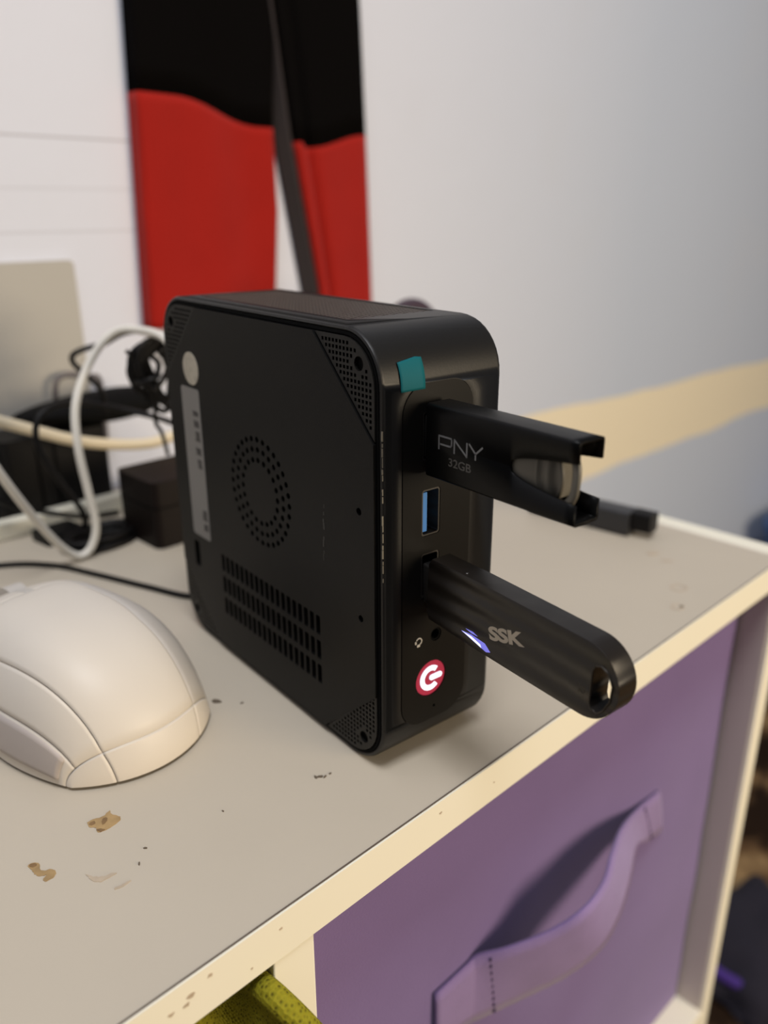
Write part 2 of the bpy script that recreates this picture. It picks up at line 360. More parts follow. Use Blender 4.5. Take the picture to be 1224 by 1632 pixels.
blot('stain', 0.2079, 0.0275, 0.0032, 0.0018, view, 31, M['stain2']); blot('stain', 0.2045, 0.0185, 0.0028, 0.0010, view-0.3, 32, M['stain2'])
blot('ring_mark', 0.1815, 0.0005, 0.0038, 0.0034, 0, 33, M['stain2'], jag=0.1, ring=0.78)
blot('ring_mark', 0.1639, -0.0100+0.002, 0.0030, 0.0024, 0, 34, M['stain2'], jag=0.1, ring=0.74)
blot('speck', 0.1655, -0.0090, 0.0010, 0.0007, 0, 35, M['speck'])
# small dirt nicks on the front edge band
def nick(x, z, r, seed):
    rnd = random.Random(seed); P = []
    for i in range(12):
        a = 2*PI*i/12; k = rnd.uniform(0.6, 1.15); P.append((x+0.04+r*k*math.cos(a), z-FL+r*0.7*k*math.sin(a)))
    bm = plate(P, [], YF-0.14-0.00008, YF-0.14+0.00002, F_XZ); obj('speck', bm, M['stain2'], top, smooth=False)
for i, (x, z, r) in enumerate(((-0.0746, -0.0048, .0011), (-0.0758, -0.0066, .0009), (-0.0795, -0.0062, .0008), (-0.0695, -0.0030, .0008), (-0.0500, -0.0042, .0006),
                               (-0.0588, -0.0098, .0004), (0.006, -0.004, .0006), (0.03, -0.007, .0005))): nick(x, z, r, i)

# ================================================================ purple storage bin in the right-hand cube
BY = -0.0031; bx0, bx1, bz0, bz1 = DVR+0.001, XR-TS-0.0025, ZB+0.0005, -TB-0.003
BC = ((bx0+bx1)/2, 0.13, bz0)
bn = empty('storage_bin', BC, 0, 'purple felt storage bin with a curved strap handle in the right-hand cube', 'bin')
def bl(x, y, z): return (x-BC[0], y-BC[1], z-BC[2])
def felt_panel(name, x0, x1, z0, z1, y0, y1, nx, nz, m, amp=0.0007):
    bm = bmesh.new(); g = {}
    for s, yy in ((0, y0), (1, y1)):
        for i in range(nx+1):
            for k in range(nz+1):
                x = x0+(x1-x0)*i/nx; z = z0+(z1-z0)*k/nz
                d = amp*noise.noise(Vector((x*18, z*18, 1.3)))*2
                g[s, i, k] = bm.verts.new(bl(x, yy+d, z))
    for i in range(nx):
        for k in range(nz):
            bm.faces.new((g[0, i, k], g[0, i+1, k], g[0, i+1, k+1], g[0, i, k+1])); bm.faces.new((g[1, i, k], g[1, i, k+1], g[1, i+1, k+1], g[1, i+1, k]))
    for i in range(nx):
        bm.faces.new((g[0, i, 0], g[1, i, 0], g[1, i+1, 0], g[0, i+1, 0])); bm.faces.new((g[0, i, nz], g[0, i+1, nz], g[1, i+1, nz], g[1, i, nz]))
    for k in range(nz):
        bm.faces.new((g[0, 0, k], g[0, 0, k+1], g[1, 0, k+1], g[1, 0, k])); bm.faces.new((g[0, nx, k], g[1, nx, k], g[1, nx, k+1], g[0, nx, k+1]))
    return obj(name, bm, m, bn, smooth='auto')
felt_panel('front_panel', bx0, bx1, bz0, bz1, BY, BY+0.003, 40, 40, M['purple'])
for nm, b in (('side_wall', (bx0, bx0+0.003, BY+0.0032, 0.262, bz0, bz1)), ('side_wall', (bx1-0.003, bx1, BY+0.0032, 0.262, bz0, bz1)),
              ('back_wall', (bx0, bx1, 0.2625, 0.2655, bz0, bz1)), ('bin_base', (bx0+.0031, bx1-.0031, BY+0.0032, 0.262, bz0, bz0+0.003))):
    o = boxo(nm, (b[0]-BC[0], b[1]-BC[0], b[2]-BC[1], b[3]-BC[1], b[4]-BC[2], b[5]-BC[2]), M['purple'], bn)
o = felt_panel('top_hem', bx0, bx1, bz1-0.010, bz1, BY-0.0011, BY-0.0004, 40, 2, M['purple'])
# strap handle: swept ribbon bulging out in the middle and drooping
HT = [(0.0240, -0.1036), (0.0413, -0.1035), (0.0473, -0.1038), (0.0662, -0.1150), (0.0972, -0.1296), (0.1217, -0.1359), (0.1373, -0.1313), (0.1419, -0.1181), (0.1480, -0.1078), (0.1612, -0.1051), (0.1818, -0.1062)]
HB = [(0.0240, -0.1300), (0.0409, -0.1339), (0.0492, -0.1378), (0.0775, -0.1517), (0.1112, -0.1674), (0.1407, -0.1746), (0.1558, -0.1656), (0.1627, -0.1470), (0.1650, -0.1294), (0.1756, -0.1324), (0.1901, -0.1347)]
# seen positions lie on the bin plane; push the middle outward along the view line so it keeps its outline
CAMP = Vector((-0.13361257, -0.14161985, 0.15523318))
OUT = [0.0012, 0.0016, 0.0026, 0.010, 0.019, 0.0245, 0.0225, 0.0165, 0.009, 0.0028, 0.0012]
def outp(p, out):
    P = Vector((p[0], BY, p[1])); d = P-CAMP; t = (BY-out-CAMP.y)/d.y; return CAMP+d*t
ht = catmull([outp(p, o_) for p, o_ in zip(HT, OUT)], 8); hb = catmull([outp(p, o_) for p, o_ in zip(HB, OUT)], 8)
bm = bmesh.new(); rows = []
for a, b in zip(ht, hb):
    rows.append([bm.verts.new(bl(*(a.lerp(b, k/6)+Vector((0, -0.0006*math.sin(PI*k/6), 0))))) for k in range(7)])
for A, B in zip(rows, rows[1:]):
    for k in range(6): bm.faces.new((A[k], A[k+1], B[k+1], B[k]))
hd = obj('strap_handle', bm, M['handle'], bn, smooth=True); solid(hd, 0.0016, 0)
bm = bmesh.new()
for base, nn in ((19, 9), (74, 7)):
    a, b = ht[base], hb[base]
    for k in range(nn):
        p = a.lerp(b, (k+0.7)/(nn+0.2))+Vector((0, -0.0012, 0)); q = bl(*p)
        box(bm, q[0]-0.00035, q[0]+0.00035, q[1]-0.0004, q[1]+0.0001, q[2]-0.0009, q[2]+0.0009)
st = obj('stitches', bm, M['stitch'], bn, smooth=False); st['kind'] = 'stuff'

# ================================================================ yellow green mesh cloth in the left-hand cube
def grid_obj(name, rows, m, parent, uvs=(1, 1), smooth=True):
    bm = bmesh.new(); uvl = bm.loops.layers.uv.new('UVMap'); V = [[bm.verts.new(p) for p in r] for r in rows]; nu, nv = len(rows), len(rows[0])
    idx = {V[i][k]: (i/(nu-1), k/(nv-1)) for i in range(nu) for k in range(nv)}
    for i in range(nu-1):
        for k in range(nv-1):
            f = bm.faces.new((V[i][k], V[i+1][k], V[i+1][k+1], V[i][k+1]))
            for l in f.loops: a, b = idx[l.vert]; l[uvl].uv = (a*uvs[0], b*uvs[1])
    return obj(name, bm, m, parent, smooth=smooth)
ROLL = [(-0.0570, -0.0135, -0.0178), (-0.0557, -0.0168, -0.0192), (-0.0553, -0.0235, -0.0187), (-0.0525, -0.0295, -0.0240), (-0.0496, -0.0330, -0.0311), (-0.0468, -0.0345, -0.0425), (-0.0440, -0.0330, -0.0664)]
S1 = [(-0.0590, -0.0100, -0.0228), (-0.0575, -0.0130, -0.0249), (-0.0565, -0.018, -0.0286), (-0.0552, -0.0225, -0.0366), (-0.0545, -0.0240, -0.0493), (-0.0545, -0.0230, -0.0682), (-0.0545, -0.02, -0.0915)]
S2 = [(-0.0645, -0.006, -0.0243), (-0.0620, -0.007, -0.0308), (-0.0600, -0.010, -0.0375), (-0.0580, -0.013, -0.0465), (-0.0560, -0.013, -0.0631), (-0.0560, -0.012, -0.082), (-0.0560, -0.01, -0.103)]
S3 = [(-0.0740, -0.006, -0.0217), (-0.0727, -0.007, -0.0281), (-0.0716, -0.008, -0.0367), (-0.0698, -0.009, -0.0485), (-0.0676, -0.009, -0.0647), (-0.0657, -0.008, -0.0828), (-0.0638, -0.006, -0.1006)]
S4 = [(-0.105, 0.004, -0.024), (-0.104, 0.002, -0.032), (-0.102, 0.0, -0.045), (-0.10, -0.002, -0.06), (-0.10, -0.002, -0.08), (-0.10, 0.0, -0.12), (-0.10, 0.002, -0.18)]
c0 = Vector((-0.075, 0.0, ZB))
yb_ = empty('mesh_cloth', c0, 0, 'yellow green mesh cloth with a thick rolled hem stuffed in the left-hand cube', 'cloth')
def rl(P): return [Vector(p)-c0 for p in P]
rows = [catmull(rl(r), 6) for r in ([(x-.0005, y+.001, z) for x, y, z in ROLL], S1, S2, S3, S4)]
cols = []
n_ = len(rows[0])
for k in range(n_): cols.append(catmull([r[k] for r in rows], 6))
o = grid_obj('cloth_body', cols, M['mesh'], yb_, uvs=(48, 44)); solid(o, 0.0010, 0)
P = catmull(rl(ROLL), 10); bm = bmesh.new(); rg = tube(bm, P, 0.0031, 16)
uvl = bm.loops.layers.uv.new('UVMap'); pos = {v: (i, k) for i, r_ in enumerate(rg) for k, v in enumerate(r_)}
for f in bm.faces:
    ks = [pos[l.vert][1] for l in f.loops]; wrap = max(ks)-min(ks) > 8
    for l in f.loops:
        i, k = pos[l.vert]; k = k+16 if wrap and k < 8 else k; l[uvl].uv = (i*0.85, k*0.85)
obj('rolled_hem', bm, M['mesh'], yb_, smooth=True)
# bulk of the crumpled cloth lower in the cube
rows = []
for i in range(33):
    th = 2*PI*i/32; col = []
    for j in range(21):
        ph = PI*j/20; n_ = 1+0.22*noise.noise(Vector((math.cos(th)*2, math.sin(th)*2, ph*1.6)))
        col.append(Vector((-0.108+0.044*math.sin(ph)*math.cos(th)*n_, 0.050+0.055*math.sin(ph)*math.sin(th)*n_, max(ZB+0.0006, -0.185+0.100*math.cos(ph)*n_)))-c0)
    rows.append(col)
grid_obj('crumpled_bulk', rows, M['mesh'], yb_, uvs=(180, 150))

# ================================================================ mini computer
D_, W_, H_ = 0.12528, 0.0441, 0.1280
AZ = -0.0920741768769226; R_ = 0.0150
pc = empty('mini_computer', (0, 0, 0.0), AZ, 'black mini computer standing on its side with two flash drives plugged in its front', 'computer')
XP = 0.0026
# shell: rounded-square loop with a flat front (y=0) and flat top left open for the port panel and the grille
def loop_yz(ins, n=10):
    P = []; r = R_-ins
    for cy, cz, a0 in ((D_-R_, H_-R_, 0), (R_, H_-R_, 90), (R_, R_, 180), (D_-R_, R_, 270)):
        for i in range(n+1):
            a = math.radians(a0+90*i/n); P.append((cy+r*math.cos(a), cz+r*math.sin(a)))
    return P
bm = bmesh.new(); prof = [(XP, 0.0016), (XP-0.0004, 0.0010), (XP-0.0002, 0.0004), (XP+0.0006, 0.0), (W_-0.0016, 0.0), (W_-0.0005, 0.0004), (W_, 0.0014), (W_, 0.004)]
rings = [[bm.verts.new((x, y, z)) for y, z in loop_yz(ins)] for x, ins in prof]
n = len(rings[0])
for ri, (A, B) in enumerate(zip(rings, rings[1:])):
    for k in range(n):
        if ri == 3 and k in (10, 21): continue           # 10: top flat, 21: front flat
        bm.faces.new((A[k], A[(k+1) % n], B[(k+1) % n], B[k]))
xa, xb_ = XP+0.0006, W_-0.0016
PILL = rrect(0.0085, 0.0335, 0.0120, 0.1140, 0.0080, 8)
plate([(xa, R_), (xb_, R_), (xb_, H_-R_), (xa, H_-R_)], [PILL[::-1]], 0.0, 0.0012, F_XZ, bm)
GX0, GX1, GY0, GY1 = 0.0095, 0.0405, 0.0240, 0.1060
plate([(xa, R_), (xb_, R_), (xb_, D_-R_), (xa, D_-R_)], [[(GX0, GY0), (GX0, GY1), (GX1, GY1), (GX1, GY0)]], H_, H_-0.0010, F_XY, bm)
bmesh.ops.remove_doubles(bm, verts=bm.verts, dist=1e-6)
shell = weighted(obj('shell', bm, M['shell'], pc))
# far cover
bm = plate(loop_yz(0.0042), [], W_-0.0006, W_+0.0004, F_YZ); obj('far_cover', bm, M['panel'], pc)
# inner dark liner so no light passes through
boxo('inner_chassis', (XP+0.0012, W_-0.003, 0.0085, D_-0.004, 0.004, H_-0.0030), M['void'], pc)
# thin gasket line between cover and shell, worn bright on the near edge
bm = plate(loop_yz(0.0015), [loop_yz(0.0023)[::-1]], XP-0.00045, XP+0.0004, F_YZ); obj('cover_gasket', bm, M['void'], pc)
bm = bmesh.new(); rnd = random.Random(4); z = 0.062
while z < 0.1035:
    h = rnd.uniform(0.0006, 0.0028); wd = rnd.uniform(0.00005, 0.00016)
    if rnd.random() < 0.85: box(bm, XP-0.0002-wd, XP+0.00005, 0.0003, 0.0003+wd*2, z, z+h)
    z += h+rnd.uniform(0.0, 0.0008)
o = obj('worn_edge', bm, M['worn'], pc, smooth=False); o['label'] = 'scratched bright metal along the front edge'; o['kind'] = 'stuff'
# bottom cover (faces the camera side): cut-corner plate with vents, fan ring and screw holes
IN = 0.0026
y0c, y1c, z0c, z1c = IN, D_-IN, IN, H_-IN
cut = 0.0258
def octo():
    return [(y0c+cut, z1c), (y0c, z1c-cut), (y0c, z0c+cut-.003), (y0c+cut, z0c), (y1c-cut, z0c), (y1c, z0c+cut), (y1c, z1c-cut), (y1c-cut, z1c)]
holes = []
for rr, cnt, off in ((0.0105, 20, 0), (0.0139, 26, 0.5), (0.0172, 32, 0)):
    for i in range(cnt):
        a = 2*PI*(i+off)/cnt; holes.append(circ(0.0610+rr*math.cos(a), 0.0715+rr*math.sin(a), 0.00108, 6))
NV = 19; py = (0.0917-0.0288)/NV
for rz in (0.0340, 0.0255, 0.0170):
    for i in range(NV):
        y = 0.0288+py*i+0.00055; holes.append(rrect(y, y+py-0.0011, rz, rz+0.0065, 0.0004, 2))
holes.append(circ(0.0090, 0.0800, 0.0011, 12)); holes.append(circ(0.0088, 0.0482, 0.0011, 12))
holes.append(rrect(0.1085, 0.1125, 0.0290, 0.0395, 0.0012, 4))
bm = plate(octo()[::-1], holes, 0.0012, XP, F_YZ)
cover = obj('bottom_cover', bm, M['panel'], pc)
boxo('cover_backing', (XP+0.0001, XP+0.0010, 0.005, D_-0.005, 0.005, H_-0.005), M['void'], pc)
# four perforated corner pieces with screw holes
R2 = R_-IN
def corner_poly(sy, sz):
    # local from the corner point, then mirrored
    P = [(cut-0.0006, 0), (R2, 0)]+[(R2-R2*math.sin(math.radians(90*i/8)), R2-R2*math.cos(math.radians(90*i/8))) for i in range(1, 9)]+[(0, cut-0.0006)]
    oy = y0c if sy > 0 else y1c; oz = z0c if sz > 0 else z1c
    f = lambda p: (oy+sy*p[0], oz+sz*p[1])
    H = [circ(*f((0.0062, 0.0062)), 0.0019, 14)]
    g = 0.00155; k = 1
    for i in range(1, 18):
        for j in range(1, 18):
            a, b = i*g, j*g
            if a+b > cut-0.0022 or math.hypot(a-0.0062, b-0.0062) < 0.0034: continue
            if a < R2 and b < R2 and math.hypot(a-R2, b-R2) > R2-0.0013: continue
            c, hh = f((a, b)), 0.00047
            H.append([(c[0]-hh, c[1]-hh), (c[0]+hh, c[1]-hh), (c[0]+hh, c[1]+hh), (c[0]-hh, c[1]+hh)])
    return [f(p) for p in P], H
for sy, sz in ((1, 1), (1, -1), (-1, 1), (-1, -1)):
    P, Hs = corner_poly(sy, sz)
    obj('corner_mesh', plate(P, Hs, 0.0017, XP, F_YZ), M['corner'], pc, smooth=False)
# labels on the cover
lab = obj('rating_label', plate(rrect(0.0985, 0.1118, 0.0425, 0.0980, 0.0012, 4), [], 0.00108, 0.0013, F_YZ), M['sticker'], pc)
bm = bmesh.new(); rnd = random.Random(9); z = 0.0935
for i, (zz, hh, y0, y1) in enumerate(((.0885, .0018, .1000, .1042), (.0845, .0024, .1000, .1040), (.0795, .0036, .0999, .1036), (.0745, .0026, .1000, .1040), (.0695, .0034, .1002, .1035),
                      (.0500, .0040, .0996, .1030), (.0460, .0026, .0996, .1028))):
    for k in range(4):
        a = zz+hh*k/4; box(bm, 0.00100, 0.00112, y0+rnd.uniform(0, .0004), y1-rnd.uniform(0, .0006), a, a+hh/4*0.72)
obj('label_print', bm, M['print'], lab, smooth=False)
ds = obj('round_sticker', plate(circ(0.1030, 0.1048, 0.0056, 32), [], 0.00108, 0.0013, F_YZ), M['disc'], pc); ds['label'] = 'silver round sticker'
# port panel
USB = [(0.0187, 0.0998), (0.0187, 0.0785), (0.0187, 0.0600)]
JACK, PWR, MIC = (0.0214, 0.0402), (0.0198, 0.0262), (0.0212, 0.0163)
hs = [rrect(x-0.0033, x+0.0033, z-0.0067, z+0.0067, 0.0009, 4) for x, z in USB]+[circ(*JACK, 0.0021, 20), circ(*PWR, 0.0058, 32), circ(*MIC, 0.0005, 10)]
fp = obj('port_panel', plate(rrect(0.0087, 0.0333, 0.0122, 0.1138, 0.0078, 8), hs, -0.0002, 0.0012, F_XZ), M['inset'], pc)
for x, z in USB:
    bm = plate(rrect(x-0.0032, x+0.0032, z-0.0066, z+0.0066, 0.0008, 4), [rrect(x-0.0028, x+0.0028, z-0.0062, z+0.0062, 0.0006, 4)], 0.0000, 0.0080, F_XZ)
    sk = obj('usb_port', bm, M['steel'], pc)
    if z != 0.0785: continue
    boxo('port_tongue', (x-0.0024, x-0.0008, 0.0006, 0.0080, z-0.0056, z+0.0056), M['blue'], sk)
    bm = bmesh.new()
    for k in range(4):
        zz = z-0.0042+0.0028*k; box(bm, x-0.0008, x-0.0006, 0.0008, 0.007, zz-0.0006, zz+0.0006)
    obj('contacts', bm, M['contact'], sk, smooth=False)
boxo('port_backing', (0.009, 0.033, 0.0081, 0.0084, 0.013, 0.113), M['void'], pc)
jk = obj('audio_jack', plate(circ(*JACK, 0.00205, 20), [circ(*JACK, 0.0015, 20)], 0.0001, 0.006, F_XZ), M['void'], pc)
pw = obj('power_button', plate(circ(*PWR, 0.0056, 40), [], 0.0001, 0.0014, F_XZ), M['ledred'], pc); pw['label'] = 'red-ringed round power button'
bm = bmesh.new()
P = []
N = 26
for i in range(N+1):
    a = math.radians(48+264*i/N); P.append((PWR[0]+0.0031*math.cos(a), PWR[1]+0.0031*math.sin(a)))
outer = []; inner = []
for i in range(N+1):
    a = math.radians(48+264*i/N); outer.append((PWR[0]+0.0040*math.cos(a), PWR[1]+0.0040*math.sin(a))); inner.append((PWR[0]+0.0024*math.cos(a), PWR[1]+0.0024*math.sin(a)))
plate(outer+inner[::-1], [], -0.0001, 0.0002, F_XZ, bm)
plate(rrect(PWR[0]-0.0004, PWR[0]+0.0044, PWR[1]-0.00085, PWR[1]+0.00085, 0.0008, 5), [], -0.0002, 0.0002, F_XZ, bm)
obj('power_symbol', bm, M['ledwhite'], pw)
# small headset icon
bm = bmesh.new(); hx, hz = 0.0149, 0.0400
o1 = [(hx+0.0012*math.cos(math.radians(-70+220*i/14)), hz+0.0012*math.sin(math.radians(-70+220*i/14))) for i in range(15)]
o2 = [(hx+0.00085*math.cos(math.radians(-70+220*i/14)), hz+0.00085*math.sin(math.radians(-70+220*i/14))) for i in range(15)]
plate(o1+o2[::-1], [], -0.00028, -0.0002, F_XZ, bm)
plate(rrect(hx-0.0015, hx-0.0009, hz-0.0006, hz+0.0003, 0.0002, 3), [], -0.00028, -0.0002, F_XZ, bm)
plate(rrect(hx-0.0007, hx+0.0004, hz-0.0017, hz-0.0009, 0.0002, 3), [], -0.00028, -0.0002, F_XZ, bm)
obj('headset_icon', bm, M['icon'], pc)
# teal film strip
rows = []
for i in range(9):
    x = 0.0079+0.0080*i/8; col = []
    for j in range(14):
        zz = 0.1125+(0.1206-0.0004*abs(i-6)/3-0.1125)*j/13; q = max(0, zz-(H_-R_)); yy = R_-math.sqrt(R_*R_-q*q)
        col.append((x, yy-0.0003, zz))
    rows.append(col)
tf = grid_obj('teal_film', rows, M['teal'], pc); tf['label'] = 'teal strip of protective film'; solid(tf, 0.00015, 0)
# curve the film's top slightly onto the shell
# perforated grille on the upward side
bm = bmesh.new(); nx, ny = 17, 44; dx, dy = (GX1-GX0)/nx, (GY1-GY0)/ny
zt, zb = H_-0.0002, H_-0.0010
for i in range(nx):
    sh = dy/2*(i % 2)
    if sh:
        for a, b_ in ((GY0, GY0+sh), (GY1-sh, GY1)):
            q = [bm.verts.new(p) for p in ((GX0+dx*i, a, zt), (GX0+dx*(i+1), a, zt), (GX0+dx*(i+1), b_, zt), (GX0+dx*i, b_, zt))]; bm.faces.new(q)
    for j in range(ny-(i % 2)):
        c = (GX0+dx*(i+.5), GY0+sh+dy*(j+.5)); a, b_ = dx*0.36, dy*0.36
        O = [bm.verts.new((c[0]+p*dx/2, c[1]+q*dy/2, zt)) for p, q in ((-1, -1), (1, -1), (1, 1), (-1, 1))]
        T = [bm.verts.new((c[0]+p*a, c[1]+q*b_, zt)) for p, q in ((-1, -1), (1, -1), (1, 1), (-1, 1))]; B = [bm.verts.new((v.co.x, v.co.y, zb)) for v in T]
        for k in range(4):
            l = (k+1) % 4; bm.faces.new((O[k], O[l], T[l], T[k])); bm.faces.new((T[k], T[l], B[l], B[k]))
obj('side_grille', bm, M['grille'], pc, smooth=False, keep_normals=True)
# rubbed streak on the cover
M['scuff'] = mat('rubbed_plastic', (0.030, 0.028, 0.025), 0.5)
bm = bmesh.new(); rnd = random.Random(12)
for i in range(16):
    z = 0.0600+0.0175*i/16; wd = 0.0002+0.0004*math.sin(PI*i/16); y = 0.0262-0.0008*i/16+rnd.uniform(-.0002, .0002)
    if rnd.random() < 0.8: box(bm, 0.00112, 0.00125, y-wd/2, y+wd/2, z, z+0.0010)
o = obj('scuff_mark', bm, M['scuff'], cover, smooth=False); o['label'] = 'grey rubbed streak'; o['kind'] = 'stuff'

# ================================================================ flash drive with sliding sleeve (upper)
def pcp(x, y, z):   # point in the computer's frame -> world
    return Vector((math.cos(AZ)*x-math.sin(AZ)*y, math.sin(AZ)*x+math.cos(AZ)*y, z))
XC = 0.01875
def usb_plug(parent, z0, y0=0.0062, y1=-0.0034, zc=0.0):
    bm = plate(rrect(-0.0022, 0.0022, -0.0058+zc, 0.0058+zc, 0.0006, 3), [rrect(-0.0019, 0.0019, -0.0055+zc, 0.0055+zc, 0.0004, 3)], y1, y0-0.0055, F_XZ)
    return obj('usb_plug', bm, M['steel'], parent)
PZ = 0.0998
pd = empty('flash_drive', pcp(XC, 0, PZ), AZ, 'black flash drive with open sliding sleeve in the top port of the mini computer', 'flash drive')
T_, HH = 0.0043, 0.00965
def prof_xz(wn, hx=T_, hz=HH, r=0.0009, n=4):
    P = []
    for cx, cz, a0 in ((hx-r, hz-r, 0), (-hx+r, hz-r, 90), (-hx+r, -hz+r, 180), (hx-r, -hz+r, 270)):
        for i in range(n+1):
            a = math.radians(a0+90*i/n); P.append((cx+r*math.cos(a), cz+r*math.sin(a)))
        if a0 == 90: P += [(-hx, wn), (-hx, -wn)]
        if a0 == 270: P += [(hx, -wn), (hx, wn)]
    return P
bm = bmesh.new(); ys = []
yn, ye = -0.0315, -0.0507
st_ = [(-0.0022, 0.0001), (-0.0026, 0.0001), (yn, 0.0001)]+[(yn+(ye-yn)*t, 0.0006+0.0041*(t**0.45)) for t in (0.02, 0.06, 0.12, 0.2, 0.3, 0.42, 0.55, 0.7, 0.85, 1.0)]
rings = []
for i, (y, wn) in enumerate(st_):
    sc = 0.86 if i == 0 else 1.0
    rings.append([bm.verts.new((x*sc, y, z*sc)) for x, z in prof_xz(wn)])
n = len(rings[0]); per = prof_xz(0.0001)
for ri, (A, B) in enumerate(zip(rings, rings[1:])):
    for k in range(n):
        j = (k+1) % n
        if ri >= 2 and abs(per[k][1]) < 0.00011 and abs(per[j][1]) < 0.00011 and per[k][0]*per[j][0] > 0: continue
        bm.faces.new((A[k], A[j], B[j], B[k]))
o = obj('sleeve', bm, M['drive'], pd); solid(o, 0.0007, -1)
boxo('inner_core', (-0.0033, 0.0033, -0.0300, -0.0028, -0.0085, 0.0085), M['blackplastic'], pd)
usb_plug(pd, 0)
# smoky clear slider seen through the notch: body, ridges and end loop
bm = bmesh.new()
rows = []
for i in range(25):
    t = i/24; y = -0.0304-0.0140*t; hz = 0.0034+0.0016*math.sin(t*1.6)
    xo = -0.0031+0.0016*t*t-0.00035*math.sin(t*26)*(1 if t > 0.55 else 0)
    rows.append((y, hz, xo))
prev = None
for y, hz, xo in rows:
    r_ = [bm.verts.new((xo, y, -hz)), bm.verts.new((xo-0.0004, y, -hz*0.4)), bm.verts.new((xo-0.0004, y, hz*0.4)), bm.verts.new((xo, y, hz)), bm.verts.new((0.0026, y, hz)), bm.verts.new((0.0026, y, -hz))]
    if prev:
        for k in range(6): bm.faces.new((prev[k], prev[(k+1) % 6], r_[(k+1) % 6], r_[k]))
    else: bm.faces.new(r_)
    prev = r_
bm.faces.new(prev[::-1])
sl = obj('clear_slider', bm, M['clear'], pd); sl['label'] = 'smoky translucent slider'
bm = bmesh.new(); tube(bm, catmull([(-0.0018, -0.0445, -0.0062), (-0.0026, -0.0470, -0.0058), (-0.0032, -0.0493, -0.0030), (-0.0032, -0.0498, 0.0010), (-0.0030, -0.0494, 0.0040), (-0.0022, -0.0475, 0.0060), (-0.0015, -0.0445, 0.0062)], 6), 0.0009, 10, flat=(1.0, 1.3))
obj('lanyard_loop', bm, M['clear'], pd)
bm = bmesh.new(); tube(bm, catmull([(-0.0012, -0.0435, -0.0052), (-0.0026, -0.0452, -0.0030), (-0.0030, -0.0458, 0.0), (-0.0028, -0.0452, 0.003), (-0.0014, -0.0435, 0.0052)], 6), 0.0006, 8)
obj('slider_ridge', bm, M['clear'], pd)
# printed lettering P N Y on the near side, thin wide strokes
bm = bmesh.new(); xs = -T_-0.00004; FN = lambda a, b, c: (c, -a, b)
def LET(ox, Ps, wd=0.00042):
    for P in Ps: stroke(bm, [(ox+x*0.0041, 0.0002-0.0000+y*0.0031-0.0016) for x, y in P], wd, FN, xs, xs+0.00006)
def lt(ox, Ps, zoff, s=1.0):
    for P in Ps: stroke(bm, [(ox+x, zoff+y) for x, y in P], 0.00045, FN, xs, xs+0.00006)
zt_ = -0.0018+0.0003
lt(0.0074, [[(0, 0), (0, 0.0034), (0.0044, 0.0034), (0.0046, 0.0030), (0.0046, 0.0018), (0.0042, 0.0013), (0.0006, 0.0013)]], zt_+0.0003)
lt(0.0130, [[(0, 0), (0, 0.0034), (0.0044, 0), (0.0044, 0.0034)]], zt_+0.0003)
lt(0.0182, [[(0, 0.0034), (0.0022, 0.0014), (0.0022, 0.0)], [(0.0022, 0.0014), (0.0044, 0.0034)]], zt_+0.0003)
o = obj('brand_print', bm, M['drivetext'], pd, smooth=False)
bm = text_bm('32GB', 0.0030, 0.00003, 0, 0.00002)
for v in bm.verts: v.co = Vector((xs-0.00001+v.co.z, -(v.co.x*1.18+0.0150), v.co.y-0.0040))
obj('capacity_print', bm, M['drivetext2'], pd, smooth=False)

# ================================================================ rounded gunmetal flash drive (lower)
SZ = 0.0578
sd = empty('flash_drive', pcp(XC, 0, SZ), AZ, 'dark gunmetal flash drive with rounded eyelet end in the lower port of the mini computer', 'flash drive')
TT = 0.0032; h0, h1 = 0.0092, 0.0098; LE = 0.0660
sd.rotation_euler = (math.radians(2.8), 0, AZ)
P = [(-0.0030, -h0+0.001), (-0.0030, h0-0.001), (-0.0042, h0)]
yc = -(LE-h1)
N = 22
P = [(-0.0028, h0-0.002), (-0.0040, h0), (-0.020, h0+0.0005), (-0.042, h1)]
for i in range(N+1):
    a = math.radians(90+180*i/N); P.append((yc+h1*math.cos(a), h1*math.sin(a)))
P += [(-0.042, -h1), (-0.020, -h0-0.0005), (-0.0040, -h0), (-0.0028, -h0+0.002)]
HOLE = [(y_+0.0018, z_+0.0010) for y_, z_ in [(-0.0605, 0.0018), (-0.0607, -0.0060), (-0.0612, -0.0073), (-0.0628, -0.0078), (-0.0643, -0.0062), (-0.0656, -0.0030), (-0.0657, 0.0006), (-0.0645, 0.0030), (-0.0625, 0.0040), (-0.0610, 0.0034)]]
bm = plate(P, [], -TT, TT, F_YZ)
bmesh.ops.dissolve_limit(bm, angle_limit=0.001, verts=bm.verts, edges=bm.edges)
o = obj('drive_body', bm, M['gun'], None); bevel_mod(o, 0.0025, 7, 40)
cut_ = obj('cutter', plate(HOLE, [], -0.02, 0.02, F_YZ), M['gun'], None, smooth=False)
md = o.modifiers.new('eyelet', 'BOOLEAN'); md.object = cut_; md.operation = 'DIFFERENCE'; md.solver = 'EXACT'
dg = bpy.context.evaluated_depsgraph_get(); dg.update()
me = bpy.data.meshes.new_from_object(o.evaluated_get(dg)); bpy.data.objects.remove(o); bpy.data.objects.remove(cut_)
me.name = 'drive_body'; o = link('drive_body', me, M['gun'], sd, 'auto')
